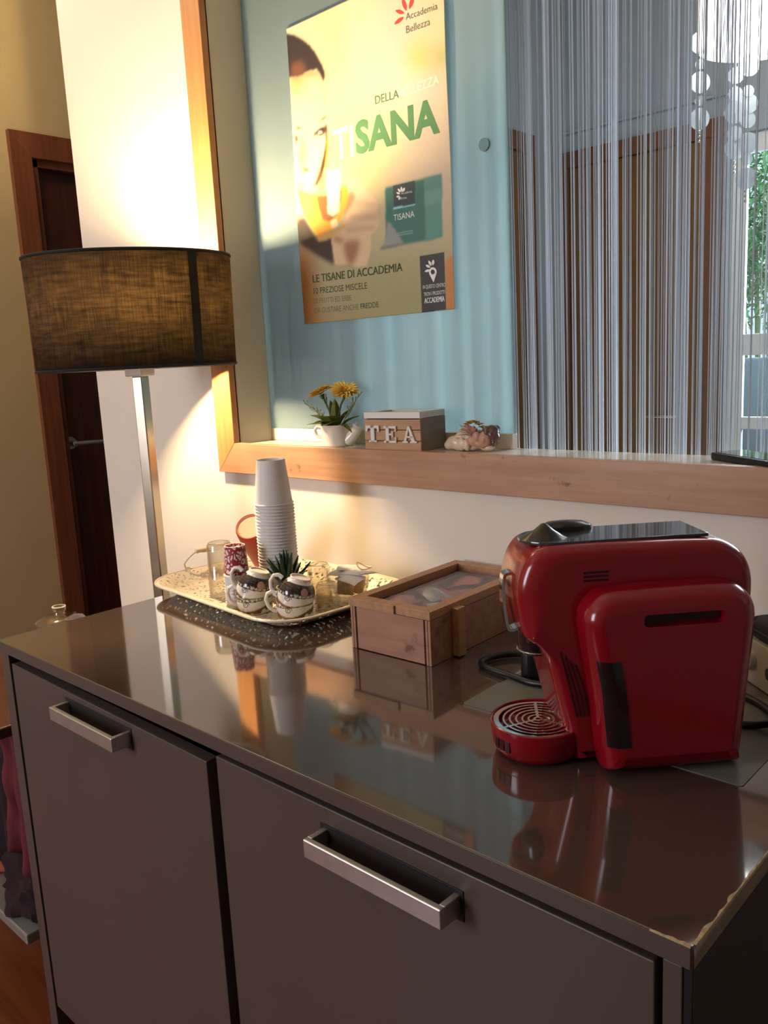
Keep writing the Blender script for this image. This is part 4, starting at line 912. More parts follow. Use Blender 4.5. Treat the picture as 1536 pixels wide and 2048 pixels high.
for k in range(NC):
    o = c0 if k == 0 else c0.copy()
    if k: COL.objects.link(o)
    o.location = (0.225 + random.uniform(-.0004, .0004) - 0.00006 * k, -0.174 + random.uniform(-.0004, .0004), TZ + PT * k); o.rotation_euler = (0, 0, random.uniform(0, 6))
    tag(o, 'white paper cup, %s from the top of the tall upside-down stack' % ORD[NC - k], 'cup', 'white paper cups in the tall stack')
o['label'] = 'white paper cup topmost of the tall upside-down stack on the tray'
# short stack of small cups, the top one with a red damask print
def damask():
    m, nt, b = newmat('red_damask_print'); setin(b, Roughness=0.5); tc = nt.nodes.new('ShaderNodeTexCoord')
    mp = nt.nodes.new('ShaderNodeMapping'); mp.inputs['Scale'].default_value = (120, 120, 95); nt.links.new(tc.outputs['Object'], mp.inputs[0])
    v = nt.nodes.new('ShaderNodeTexVoronoi'); v.feature = 'DISTANCE_TO_EDGE'; v.inputs['Scale'].default_value = 0.9; n = nt.nodes.new('ShaderNodeTexNoise'); n.inputs['Scale'].default_value = 1.1
    nt.links.new(mp.outputs[0], n.inputs['Vector']); ad = nt.nodes.new('ShaderNodeMixRGB'); ad.blend_type = 'ADD'; ad.inputs[0].default_value = 1.6
    nt.links.new(mp.outputs[0], ad.inputs[1]); nt.links.new(n.outputs['Color'], ad.inputs[2]); nt.links.new(ad.outputs[0], v.inputs['Vector'])
    r = nt.nodes.new('ShaderNodeValToRGB'); r.color_ramp.interpolation = 'CONSTANT'; e = r.color_ramp.elements
    e[0].position = 0; e[0].color = (*s2l((158, 34, 52)), 1); e[1].position = 0.14; e[1].color = (*s2l((232, 222, 214)), 1); q = e.new(0.36); q.color = (*s2l((158, 34, 52)), 1)
    nt.links.new(v.outputs['Distance'], r.inputs['Fac']); nt.links.new(r.outputs['Color'], b.inputs['Base Color']); return m
M['damask'] = damask()
c1 = paper_cup_mesh(0.0228, 0.0190, 0.0555, 'small_paper_cup', M['damask']); c1.data.materials.append(M['cup_paper'])
for p in c1.data.polygons:
    zz = p.center.z
    if zz < 0.004 or zz > 0.0535: p.material_index = 1
c1b = paper_cup_mesh(0.0228, 0.0190, 0.0555, 'small_paper_cup', M['cup_paper'])
for k in range(10):
    o = c1b if k == 0 else c1.copy() if k == 9 else c1b.copy()
    if k: COL.objects.link(o)
    o.location = (0.204 + random.uniform(-.0005, .0005), -0.258, TZ + 0.0066 * k); o.rotation_euler = (0, 0, random.uniform(0, 6))
    tag(o, 'small paper cup, %s from the top of the short patterned stack' % ORD[10 - k], 'cup', 'small paper cups in the short stack')
bpy.data.objects.remove(c1)
o['label'] = 'small red and white patterned paper cup topmost of the short stack'

def tumbler(name, label, loc, r0, r1, h, mat, flutes=0, group=None, rz=0.0):
    """drinking glass standing upside down: r0 rim radius (down), r1 base radius (up)"""
    t = thing(name, label, 'glass', loc, rz, group)
    def prof(rim, base, zb): return [(rim + (base - rim) * s_, zb * s_) for s_ in np.linspace(0, 1, 8)]
    g = G(); out = prof(r0, r1, h - 0.004); g.lathe([(r0 - 0.0018, 0.0)] + out + [(r1 - 0.003, h), (r1 - 0.006, h), (r1 - 0.008, h - 0.0025), (0, h - 0.003)], 48)
    if flutes:
        for v in g.bm.verts:
            a = math.atan2(v.co.y, v.co.x); k = 1 + 0.035 * math.cos(flutes * a) * min(1, max(0, v.co.z / h)); v.co.x *= k; v.co.y *= k
    g.obj('outer_wall', mat, t)
    g = G(); g.lathe([(r0 - 0.0018, 0.0)] + prof(r0 - 0.0019, r1 - 0.0022, h - 0.012)[1:] + [(0, h - 0.011)], 48); g.obj('inner_wall', mat, t)
    g = G(); g.tube([((r1 - 0.0035) * math.cos(a), (r1 - 0.0035) * math.sin(a), h - 0.0004) for a in np.linspace(0, 2 * PI, 41)[:-1]], 0.0013, 6, closed=True); g.obj('base_ring', M['glass_warm'], t)
    return t
tumbler('tumbler', 'tall clear tumbler upside down at the left of the tray beside the patterned cups', (0.118, -0.232, TZ), 0.0268, 0.0238, 0.106, M['tumbler_glass'])
tumbler('shot_glass', 'small fluted glass upside down behind the right-hand mugs', (0.321, -0.160, TZ), 0.0235, 0.0205, 0.074, M['glass_warm'], 10)
tumbler('shot_glass', 'small plain glass upside down in front of the sachet bowl', (0.368, -0.185, TZ), 0.0225, 0.0195, 0.050, M['glass_warm'], 0)

# terracotta beaker leaning, base towards the room
bk = thing('beaker', 'terracotta red beaker leaning upside down behind the patterned cup stack', 'beaker', (0.168, -0.145, TZ), 0)
axis = Vector((0.353, -0.61, 0.71)).normalized()
bl = Matrix.Translation(Vector((0.155, -0.182, 0.137)) - Vector((0.168, -0.145, 0.0042)) - axis * 0.1035) @ axis.to_track_quat('Z', 'Y').to_matrix().to_4x4() @ Matrix.Translation((0, 0, -0.042)) @ Matrix.Diagonal((1.13, 1.13, 1.4, 1))
g = G(); g.lathe([(0.0265, 0.0), (0.0285, 0.0), (0.029, 0.05), (0.0282, 0.09), (0.0274, 0.1), (0.0258, 0.1035), (0.0245, 0.103)], 40, bl); g.lathe([(0.0265, 0.0), (0.0268, 0.09), (0, 0.095)], 40, bl); g.obj('body', M['terracotta'], bk)
g = G(); g.lathe([(0.0252, 0.1025), (0.0238, 0.1032), (0.0225, 0.1018), (0, 0.1014)], 40, bl); g.obj('base_disc', M['terracotta_pale'], bk)

# espresso mugs: two stacks of two, upside down
def mug_paint(co):
    out = []
    for x, y, z in co:
        a = math.atan2(y, x); h = z / 0.046                         # h = 0 rim (down), 1 foot (up)
        c = np.array(s2l((232, 224, 212))); blk = np.array(s2l((44, 34, 32))); br = np.array(s2l((104, 66, 40)))
        lo = 0.47 + 0.06 * math.sin(a * 1.0 + 0.6)
        if lo < h < 0.86:
            c = blk
            if 0.03 < (h - lo) < 0.10 and math.sin(a * 26) > 0.1: c = np.array(s2l((206, 198, 184)))
            elif (math.sin(a * 44) > 0.72 and math.sin(h * 75) > 0.6): c = np.array(s2l((120, 104, 92)))
        elif h < 0.40 and h > 0.03:
            w = 0.20 + 0.10 * math.sin(a * 2 + 1.4); drip = 0.10 * max(0, math.sin(a * 9))
            if w - 0.15 + drip < h < w: c = br
            elif w < h < w + 0.03: c = np.array(s2l((150, 132, 110)))
        out.append(c)
    return np.array(out)
M['mug'] = painted('mug_print', 0.12, 0.4)
def mug(label, loc, tilt, spin, lower=None):
    t = thing('espresso_mug', label, 'mug', loc, 0, 'printed espresso mugs')
    t.rotation_mode = 'QUATERNION'; t.scale = (1.06, 1.06, 1.16)
    ax = Vector((0, 0, 1)).cross(Vector((0.73, 0.68, 0))).normalized()
    from mathutils import Quaternion
    t.rotation_quaternion = Quaternion(ax, R(tilt)) @ Quaternion((0, 0, 1), R(spin))
    g = G(); pr = [(0.0282, 0.0), (0.0294, 0.0006), (0.0298, 0.002)]
    for s_ in np.linspace(0.06, 1, 40):
        z = 0.042 * s_; r = 0.0298 + 0.0012 * math.sin(PI * s_ * 0.8) - 0.0125 * max(0, (s_ - 0.5) / 0.5) ** 2.2; pr.append((r, z))
    pr += [(0.0172, 0.0435), (0.0176, 0.0462), (0.0166, 0.047), (0.0152, 0.0466), (0.0146, 0.0445), (0, 0.0442)]
    g.lathe(pr, 160); g.lathe([(0.0282, 0.0), (0.0278, 0.02), (0.025, 0.033), (0.014, 0.039), (0, 0.040)], 48)
    b = g.obj('body', M['mug'], t); setpaint(b.data, mug_paint([v.co[:] for v in b.data.vertices]))
    g = G(); P = [(0.029, 0.0365), (0.036, 0.040), (0.0445, 0.037), (0.0475, 0.028), (0.044, 0.017), (0.036, 0.010), (0.0285, 0.008)]
    a = R(196); g.tube([(p * math.cos(a), p * math.sin(a), z) for p, z in P], [.0036, .0034, .0033, .0033, .0033, .0034, .0036], 10); g.obj('handle', M['porcelain'], t)
    # badge, swirl cup and the wrapped word, on the side facing the room
    def wrap(V, a0, z0, w, hh, lift, flip):
        o_ = []
        for x, y, _ in V:
            aa = a0 + w * (x - 0.5) * (-1 if flip else 1); z = z0 + hh * ((0.5 - y) if flip else (y - 0.5))
            s_ = z / 0.042; r = 0.0298 + 0.0012 * math.sin(PI * s_ * 0.8) - 0.0125 * max(0, (s_ - 0.5) / 0.5) ** 2.2 + lift
            o_.append((r * math.cos(aa), r * math.sin(aa), z))
        return o_
    def disc(n, rr): return [(0.5 + rr * math.cos(2 * PI * k / n), 0.5 + rr * math.sin(2 * PI * k / n), 0) for k in range(n)]
    fa = R(308)
    V, F = [(0.5, 0.5, 0)], []
    for q in (1, 2, 3): V += disc(20, .5 * q / 3)
    for k in range(20):
        k2 = (k + 1) % 20; F.append((0, 1 + k, 1 + k2))
        for q in (0, 20): F.append((1 + q + k, 21 + q + k, 21 + q + k2, 1 + q + k2))
    g = G(); g.raw(wrap(V, fa + .22, 0.0305, .44, .0112, .0005, False), F); g.obj('badge', ink((176, 138, 132)), t, clean=False)
    g = G(); ring = []
    for k in range(22):
        q = k / 21; an = q * 10.5; rr = 0.5 - 0.4 * q; ring.append((0.5 + rr * math.cos(an), 0.5 + rr * math.sin(an), 0))
    g.tube(wrap(ring, fa - .62, 0.0165, .42, .0115, .0002, False), 0.0005, 5); g.obj('swirl_print', ink((62, 56, 54)), t)
    V, F = text_data('COFFEE'); g = G(); g.raw(wrap(V, fa + .12, 0.0245, .95, .0036, .0004, True), F); g.obj('lettering', ink((226, 218, 204)), t, smooth=False, clean=False)
    return t
mug('printed espresso mug upside down, lower one of the left pair', (0.256, -0.262, TZ), 0, 20)
mug('printed espresso mug tilted upside down on top of the left pair', (0.2535, -0.2655, TZ + 0.0235), 19, 14)
mug('printed espresso mug upside down, lower one of the right pair', (0.345, -0.243, TZ), 0, 26)
mug('printed espresso mug tilted upside down on top of the right pair', (0.3435, -0.2455, TZ + 0.0190), 18, 20)

# small succulent in a white pot, between the mugs and the cup stack
su = thing('succulent', 'small spiky succulent in a white pot between the mugs and the cup stack', 'plant', (0.283, -0.203, TZ))
g = G(); g.lathe([(0, 0), (0.018, 0), (0.0215, 0.03), (0.0225, 0.036), (0.0205, 0.036), (0.019, 0.031), (0, 0.031)], 36); g.obj('pot', M['porcelain'], su)
g = G(); g.lathe([(0, 0.0325), (0.0195, 0.0322)], 24); g.obj('soil', M['black_matt'], su)
for k in range(20):
    a = k * 2.4; el = 0.35 + 1.1 * (k / 19); d = Vector((math.cos(a) * math.cos(el), math.sin(a) * math.cos(el), math.sin(el) + 0.25))
    g = G(); g.leaf((0.004 * math.cos(a), 0.004 * math.sin(a), 0.033), d, random.uniform(.054, .066) if k < 12 else random.uniform(.062, .074), random.uniform(.010, .013), bend=-0.12, fold=0.35, n=6, thick=.002, tipp=.6); g.obj('leaf', M['leaf_dark'], su)

# bowl with sugar sachets
bo = thing('glass_bowl', 'cut glass bowl holding sugar sachets at the right of the tray', 'bowl', (0.352, -0.112, TZ))
g = G(); g.lathe([(0, 0.0), (0.024, 0.0), (0.027, 0.004), (0.034, 0.024), (0.037, 0.042), (0.0345, 0.042), (0.032, 0.025), (0.025, 0.008), (0, 0.006)], 60)
for v in g.bm.verts:
    a = math.atan2(v.co.y, v.co.x); k = 1 + 0.03 * math.cos(16 * a); v.co.x *= k; v.co.y *= k
g.obj('bowl_wall', M['glass_warm'], bo)
def sachet(label, loc, rot, mat, l=0.062, w=0.03, grp='sugar sachets in the glass bowl', name='sugar_sachet', puff=0.0035):
    g = G(); n, m = 10, 6; V, F = [], []; sd = random.random() * 50
    for s_ in (1, -1):
        for i in range(n + 1):
            for j in range(m + 1):
                u, v = i / n, j / m; q = (math.sin(PI * u) * math.sin(PI * v)) ** 0.6
                wv = 0.0016 * mnoise.noise(Vector((u * 4 + sd, v * 4, 0)))
                V.append(((u - .5) * l, (v - .5) * w, s_ * (puff * q + .0002) + wv + 0.002 * math.sin(3 * u + sd)))
    o_ = (n + 1) * (m + 1)
    for i in range(n):
        for j in range(m):
            a = i * (m + 1) + j; F.append((a, a + m + 1, a + m + 2, a + 1)); F.append((o_ + a, o_ + a + 1, o_ + a + m + 2, o_ + a + m + 1))
    bd = [i * (m + 1) for i in range(n + 1)] + [n * (m + 1) + j for j in range(1, m + 1)] + [i * (m + 1) + m for i in range(n - 1, -1, -1)] + [j for j in range(m - 1, 0, -1)]
    for a, b in zip(bd, bd[1:] + bd[:1]): F.append((a, b, o_ + b, o_ + a))
    g.raw(V, F); o = g.obj(name, mat, None); o.location = loc; o.rotation_euler = rot; tag(o, label, 'sachet', grp); return o
B0 = Vector((0.352, -0.112, TZ))
for dx, dy, dz, rx, ry, rz, lab in ((-.004, -.006, .048, .12, .10, .3, 'white sugar sachet lying flat across the left of the bowl'), (.012, .0, .052, .05, -.1, .1, 'white sugar sachet across the middle of the glass bowl'), (.03, .008, .054, -.1, -.22, -.25, 'white sugar sachet pointing out over the right of the bowl'), (.0, .012, .0575, .1, .12, .55, 'topmost white sugar sachet on the bowl pile'), (.016, -.014, .045, .35, .0, -.15, 'white sugar sachet at the front edge of the bowl')):
    sachet(lab, B0 + Vector((dx, dy, dz)), (rx, ry, rz), M['paper'])
M['sachet_print'] = mk('orange_print_paper', (232, 196, 158), 0.5, var=0.3, nscale=90)
for k, lab in enumerate(('orange printed sachet standing in the glass bowl at its front', 'yellow printed sachet standing in the glass bowl at its back')):
    sachet(lab, B0 + Vector((-.006 + .012 * k, -.006 + .02 * k, .026)), (R(72), 0, .3 - .4 * k), M['sachet_print'] if k == 0 else M['yellow'], .036, .034)
g = G(); g.tube([(0.019 * math.cos(a), 0.007 * math.sin(a), 0.003 * math.cos(2 * a)) for a in np.linspace(0, 2 * PI, 30)[:-1]], 0.0009, 6, closed=True)
o = g.obj('rubber_band', M['gold'], None); o.location = B0 + Vector((.034, .006, .0655)); o.rotation_euler = (0.1, .1, -.1); tag(o, 'thin golden ring lying on the sugar sachets', 'ring')

# ------------------------------------------------------------------ tea chest with glass lid
BX, BY, BT = 0.5393, -0.2949, 0.0342; BW, BD, BH = 0.157, 0.2785, 0.0818
tcst = thing('tea_chest', 'wooden chest with glazed lid between the tray and the red coffee machine', 'box', (BX, BY, H + 0.0002), BT)
b0 = BH - 0.0135
g = G(); g.box(0.0125, BW - 0.0125, 0.0003, 0.006, 0.001, b0, 0.0006); g.obj('front_panel', M['box_wood'], tcst)
g = G(); g.box(0, 0.0045, 0, BD, 0, b0, 0.0006); g.obj('side_panel', M['box_wood'], tcst)
g = G(); g.box(0.0052, 0.0095, 0.0, BD, 0, b0, 0.0006); g.obj('inner_side', M['box_wood'], tcst)
g = G(); g.box(BW - 0.0045, BW, 0, BD, 0, b0, 0.0006); g.obj('side_panel', M['box_wood'], tcst)
g = G(); g.box(BW - 0.0095, BW - 0.0052, 0, BD, 0, b0, 0.0006); g.obj('inner_side', M['box_wood'], tcst)
g = G(); g.box(0.0098, BW - 0.0098, BD - 0.006, BD, 0, b0, 0.0006); g.obj('back_panel', M['box_wood'], tcst)
g = G(); g.box(0.0098, BW - 0.0098, 0.0062, BD - 0.0062, 0.001, 0.005); g.obj('bottom_panel', M['box_wood'], tcst)
FW = 0.019; l0, l1 = b0 + 0.0006, BH
g = G(); g.prism([(0, 0), (BW, 0), (BW - FW, FW), (FW, FW)], l0, l1, bev=0.0008); g.obj('lid_rail', M['lid_wood'], tcst)
g = G(); g.prism([(0, BD), (FW, BD - FW), (BW - FW, BD - FW), (BW, BD)], l0, l1, bev=0.0008); g.obj('lid_rail', M['lid_wood'], tcst)
g = G(); g.prism([(0, 0), (FW, FW), (FW, BD - FW), (0, BD)], l0, l1, bev=0.0008); g.obj('lid_stile', M['lid_wood'], tcst)
g = G(); g.prism([(BW, 0), (BW, BD), (BW - FW, BD - FW), (BW - FW, FW)], l0, l1, bev=0.0008); g.obj('lid_stile', M['lid_wood'], tcst)
g = G(); g.box(-0.0005, 0.092, -0.0035, 0.0, l0 + 0.0005, l1 + 0.0006, 0.0006); g.obj('lid_lip', M['lid_wood'], tcst)
g = G(); g.box(FW - 0.002, BW - FW + 0.002, FW - 0.002, BD - FW + 0.002, l0 + 0.003, l0 + 0.0052); g.obj('lid_pane', M['lid_glass'], tcst, smooth=False)
g = G(); g.box(BW + 0.0003, BW + 0.0125, 0.052, 0.07, 0.0015, BH - 0.006, 0.0015); g.obj('side_strip', M['lid_wood'], tcst)
CM = Matrix.Translation((BX, BY, H)) @ Matrix.Rotation(BT, 4, 'Z')
for k in range(16):
    cx, cy = 0.045 + 0.068 * (k % 2) + random.uniform(-.006, .006), 0.045 + 0.027 * (k // 2) + random.uniform(-.004, .004)
    p = CM @ Vector((cx, cy, 0.044 + 0.012 * ((k * 7) % 3) / 2))
    sachet('%s crumpled wrapper in the glazed chest, %s row from the front, %s' % ('silver' if k in (1, 3, 5, 8) else 'pink', ORD[k // 2 + 1], ('left', 'right')[k % 2]), p, (random.uniform(-.25, .25), random.uniform(-.3, .3), random.uniform(0, 3)), M['foil_silver'] if k in (1, 3, 5, 8) else M['foil_pink'], .06, .042, 'wrappers in the tea chest', 'tea_wrapper', .008)
M['filler'] = M['foil_pink']

# ------------------------------------------------------------------ coffee machine (u along its length to the rear, v towards the room)
UA = R(47); PB = Vector((1.0161, -0.4212, H + 0.0012))
cmx = thing('coffee_machine', 'red capsule coffee machine with round drip tray on the right of the sideboard', 'coffee machine', PB, 0)
# local axes: x = u, y = -v (so that the frame stays right-handed), z up
cmx.rotation_euler = (0, 0, UA)
FLIP = Matrix.Diagonal((1, -1, 1, 1))
def smooth_poly(P, it=2, keep=()):
    for _ in range(it):
        Q = []; n = len(P)
        for i in range(n):
            a, b = np.array(P[i]), np.array(P[(i + 1) % n]); Q += [tuple(a * .75 + b * .25), tuple(a * .25 + b * .75)]
        P = Q
    return P
BODY = [(0.166, 0.0), (0.08, 0.0), (0.0, 0.0), (-0.006, 0.0005), (-0.008, 0.004), (-0.017, 0.045), (-0.029, 0.095), (-0.034, 0.115), (-0.0385, 0.1265), (-0.0455, 0.1345), (-0.0535, 0.1385), (-0.058, 0.144), (-0.0635, 0.182), (-0.0625, 0.202), (-0.054, 0.225), (-0.041, 0.2375), (-0.018, 0.2395), (0.06, 0.239), (0.138, 0.2375), (0.160, 0.234), (0.178, 0.222), (0.188, 0.202), (0.1895, 0.178), (0.184, 0.10), (0.176, 0.012), (0.172, 0.0)]
g = G(); g.pillow(smooth_poly(BODY, 2), -0.112, 0.0, 0.014, 0.018, 0.014, 10, FLIP, vary=lambda P: 1.0 + 1.3 * np.clip((-0.015 - P[:, 0]) / 0.05, 0, 1) * np.clip((P[:, 1] - 0.145) / 0.04, 0, 1) - 0.75 * np.exp(-(((P[:, 0] + 0.042) / 0.022) ** 2 + ((P[:, 1] - 0.130) / 0.02) ** 2))); cbody = g.obj('body', M['red'], cmx, ang=50)
# water tank
TANK = [(0.0195, 0.0), (0.158, 0.0), (0.164, 0.004), (0.172, 0.10), (0.178, 0.16), (0.175, 0.18), (0.16, 0.1955), (0.138, 0.199), (0.03, 0.1985), (0.009, 0.194), (-0.005, 0.177), (-0.006, 0.157), (0.006, 0.09), (0.0135, 0.006)]
g = G(); g.pillow(smooth_poly(TANK, 2), 0.0006, 0.0375, 0.02, 0.027, None, 8, FLIP); tank = g.obj('water_tank', M['red'], cmx, ang=50)
cut = G(); cut.prism(rrect(0.053, 0.137, 0.0, 0.013, 0.005, 4), 0.027, 0.05, FLIP @ Matrix(((1, 0, 0, 0), (0, 0, 1, 0), (0, 1, 0, 0.161), (0, 0, 0, 1)))); co = cut.obj('cutter', None, None)
tank.parent = None; bpy.context.view_layer.update()
md = tank.modifiers.new('b', 'BOOLEAN'); md.object = co; md.operation = 'DIFFERENCE'; md.solver = 'EXACT'
baked(tank); tank.parent = cmx; bpy.data.objects.remove(co)
keep_flat(tank.data, 50)
g = G(); g.box(0.056, 0.134, 0.0285, 0.0295, 0.163, 0.172); bmesh.ops.transform(g.bm, matrix=FLIP, verts=g.bm.verts); g.obj('grip_recess', M['red_dark'], tank)
# level window in the rounded front edge of the tank
def tank_front(z):                                                  # outline u of the tank front at height z
    pts = [(0.0135, 0.006), (0.006, 0.09), (-0.002, 0.14), (-0.006, 0.16)]
    return float(np.interp(z, [p[1] for p in pts], [p[0] for p in pts]))
g = G(); V, F = [], []; nz, na = 16, 12
for i in range(nz + 1):
    z = 0.033 + 0.094 * i / nz; u0 = tank_front(z)
    for j in range(na + 1):
        q = j / (na - 2); t = PI / 2 * min(1.0, 0.52 + 0.48 * q); ex = 0.0007; fl = 0.0045 * max(0, j - (na - 2))
        V.append((u0 + 0.02 * (1 - math.cos(t)) - ex * math.cos(t) + fl, -(0.0375 - 0.027 + 0.027 * math.sin(t) + ex * math.sin(t)), z))
for i in range(nz):
    for j in range(na): q = i * (na + 1) + j; F.append((q, q + 1, q + na + 2, q + na + 1))
g.raw(V, F); g.obj('level_window', M['smoke'], tank)
# vents, top panel, lever
for k in range(3):
    g = G(); g.prism(rrect(0.0, 0.027, 0.0, 0.0024, 0.001, 3), -0.0006, 0.0004, FLIP @ Matrix(((1, 0, 0, 0.0025), (0, 0, 1, 0), (0, 1, 0, 0.2105 - 0.0042 * k), (0, 0, 0, 1)))); g.obj('vent_slot', M['red_dark'], cmx)
g = G(); P = []
for a in np.linspace(R(90), R(270), 12): P.append((-0.018 + 0.034 * math.cos(a), 0.056 + 0.036 * math.sin(a)))
P += [(0.145, 0.02), (0.145, 0.092)]
g.prism(P, 0.2375, 0.2412, bev=0.0008, mat=None); g.obj('top_panel', M['anthracite'], cmx)
g = G(); g.lathe([(0.0, 0.0165), (0.003, 0.0158), (0.010, 0.0095), (0.02, 0.003), (0.0265, 0.0), (0, 0)], 40, Matrix.Translation((-0.025, 0.050, 0.2405)), sx=1.0, sy=0.95); g.obj('lever_dome', M['black'], cmx)
g = G(); g.lathe([(0.0, 0.0105), (0.018, 0.0095), (0.026, 0.0055), (0.028, 0.0), (0, 0)], 40, Matrix.Translation((0.008, 0.085, 0.2405)), sx=1.15, sy=0.6); g.obj('lever_grip', M['black'], cmx)
# front chrome bar, spout
g = G(); path = bez([(-.066, 0, .2045), (-.0745, 0, .2045), (-.0785, 0, .1985), (-.079, 0, .175), (-.0755, 0, .146), (-.071, 0, .1405), (-.064, 0, .1425)], 8); V, F = [], []
path = [p + Vector((0.0085, 0, -0.002)) for p in path]
for i, p in enumerate(path):
    d = (path[min(i + 1, len(path) - 1)] - path[max(i - 1, 0)]).normalized(); nn = Vector((d.z, 0, -d.x)) * 0.0016
    for sy in (0.05, 0.066):
        for sg in (1, -1): q = p + nn * sg; V.append((q.x, sy, q.z))
for i in range(len(path) - 1):
    a = 4 * i
    for k0, k1 in ((0, 1), (1, 3), (3, 2), (2, 0)): F.append((a + k0, a + k1, a + 4 + k1, a + 4 + k0))
F += [(0, 1, 3, 2), (len(V) - 4, len(V) - 3, len(V) - 1, len(V) - 2)]
g.raw(V, F); g.obj('front_bar', M['chrome'], cmx)
g = G(); g.lathe([(0, 0.138), (0.021, 0.138), (0.0215, 0.116), (0.019, 0.112), (0, 0.112)], 32, Matrix.Translation((-0.034, 0.054, 0)) ); g.obj('spout', M['smoke'], cmx)
g = G(); g.tube([(-0.034 + 0.0216 * math.cos(a), 0.054 + 0.0216 * math.sin(a), 0.1155) for a in np.linspace(0, 2 * PI, 33)[:-1]], 0.0009, 6, closed=True); g.obj('spout_ring', M['chrome'], cmx)
# ribbed grip inset on the column
for k in range(4):
    g = G(); g.tube(bez([(-0.0225 + 0.0052 * k, -0.0002, 0.128 - 0.005 * k), (-0.0125 + 0.0048 * k, -0.0002, 0.085), (-0.0055 + 0.0042 * k, -0.0002, 0.054)], 6), 0.0009, 6); g.obj('grip_rib', M['red_dark'], cmx)
# drip tray
DT = Matrix.Translation((-0.036, 0.047, 0))
g = G(); g.lathe([(0, 0.0), (0.043, 0.0), (0.0475, 0.003), (0.0515, 0.012), (0.0532, 0.030), (0.0532, 0.0352), (0.0518, 0.0362), (0.0504, 0.0352), (0.0498, 0.028), (0, 0.026)], 64, DT); g.obj('drip_tray', M['red'], cmx)
g = G(); gz = 0.0335
for r, w in ((0.0468, 0.0029), (0.0385, 0.0011), (0.0315, 0.0011), (0.0245, 0.0011), (0.0175, 0.0011), (0.0105, 0.0011), (0.004, 0.0012)):
    V, F = [], []; n = 56
    for k in range(n):
        a = 2 * PI * k / n
        for rr, zz in ((r - w, gz - .001), (r + w, gz - .001), (r + w, gz + .0007), (r - w, gz + .0007)): V.append((rr * math.cos(a), rr * math.sin(a), zz))
    for k in range(n):
        for j in range(4): F.append((4 * k + j, 4 * k + (j + 1) % 4, 4 * ((k + 1) % n) + (j + 1) % 4, 4 * ((k + 1) % n) + j))
    g.raw(V, F, DT)
for a in (200, 80, 320): g.box(0.003, 0.046, -0.0016, 0.0016, gz - 0.001, gz + 0.0006, mat=DT @ Matrix.Rotation(R(a), 4, 'Z'))
g.obj('drip_grate', M['chrome'], cmx)
P = [(0.0455 * math.cos(a), 0.0455 * math.sin(a)) for a in np.linspace(R(-62), R(62), 20)]
g = G(); g.prism(P, gz + 0.0001, gz + 0.0013, DT); g.obj('drip_plate', M['chrome'], cmx)
for k in range(3):
    a = R(198 + 9.5 * k)
    g = G(); g.box(-0.0006, 0.0008, -0.0032, 0.0032, 0.012, 0.025, 0.0003, mat=DT @ Matrix.Rotation(a, 4, 'Z') @ Matrix.Translation((0.0524, 0, 0))); g.obj('tray_slot', M['red_dark'], cmx)
g = G(); g.prism([(-0.03, 0.028), (0.02, 0.02), (0.02, 0.09), (-0.03, 0.078)], 0.0005, 0.03, bev=0.002); g.obj('tray_bridge', M['red'], cmx)

# mat, adapter, cables, white device
g = G(); g.prism(rrect(0.812, 1.165, -0.367, -0.135, 0.004, 3), H + 0.0001, H + 0.0009); tag(g.obj('placemat', M['mat']), 'thin grey rectangular mat under the red coffee machine', 'mat')
ad = thing('power_adapter', 'small black rounded adapter with a cable behind the coffee machine spout', 'adapter', (0.845, -0.228, H + 0.0011), R(35))
g = G(); g.prism(rrect(-0.03, 0.03, -0.022, 0.022, 0.012, 5), 0.0, 0.066, bev=0.004); g.obj('housing', M['black_matt'], ad)
g = G(); g.lathe([(0, 0), (0.005, 0), (0.005, 0.0006), (0, 0.0006)], 18, Matrix.Translation((-0.004, -0.0222, 0.046)) @ Matrix.Rotation(PI / 2, 4, 'X')); g.obj('mark', ink((92, 58, 58)), ad)
cz = H + 0.0056
g = G(); g.tube(bez([(0.842, -0.196, cz), (0.815, -0.178, cz), (0.775, -0.186, cz), (0.753, -0.215, cz), (0.752, -0.245, cz), (0.775, -0.258, cz), (0.812, -0.262, cz), (0.85, -0.268, cz), (0.885, -0.262, cz + .002)]), 0.0046, 10); tag(g.obj('cable', M['rubber']), 'black cable looped on the sideboard to the left of the coffee machine', 'cable')
g = G(); g.tube(bez([(1.035, -0.165, cz), (1.06, -0.135, cz), (1.09, -0.152, cz), (1.115, -0.168, cz), (1.15, -0.20, cz), (1.19, -0.215, cz)]), 0.0045, 10); tag(g.obj('cable', M['rubber']), 'black cable along the foot of the white device', 'cable')
g = G(); g.tube(bez([(1.085, -0.262, cz), (1.105, -0.243, cz), (1.128, -0.228, cz), (1.16, -0.226, cz + .009), (1.2, -0.235, cz)]), 0.0045, 10); tag(g.obj('cable', M['rubber']), 'black cable behind the water tank, nearest the room', 'cable')
dv = thing('card_terminal', 'white box-shaped device with green slot behind the coffee machine at the right', 'device', (1.052, -0.074, H + 0.0002), R(-41))
g = G(); g.prism(rrect(0.0, 0.185, 0.0, 0.085, 0.006, 4), 0.0, 0.06, bev=0.003); g.obj('housing', M['dev_white'], dv)
g = G(); g.prism(rrect(0.071, 0.11, 0.022, 0.038, 0.007, 5), -0.0008, 0.004, LTX); g.obj('slot', M['dev_green'], dv)
g = G(); g.lathe([(0, 0.008), (0.012, 0.006), (0.0155, 0.0), (0, 0)], 24, Matrix.Translation((0.03, -0.0002, 0.034)) @ Matrix.Rotation(PI / 2, 4, 'X')); g.obj('button', M['dev_white'], dv)
dc = thing('black_pouch', 'black rounded case lying on top of the white device', 'case', (1.052, -0.074, H + 0.0606), R(-41))
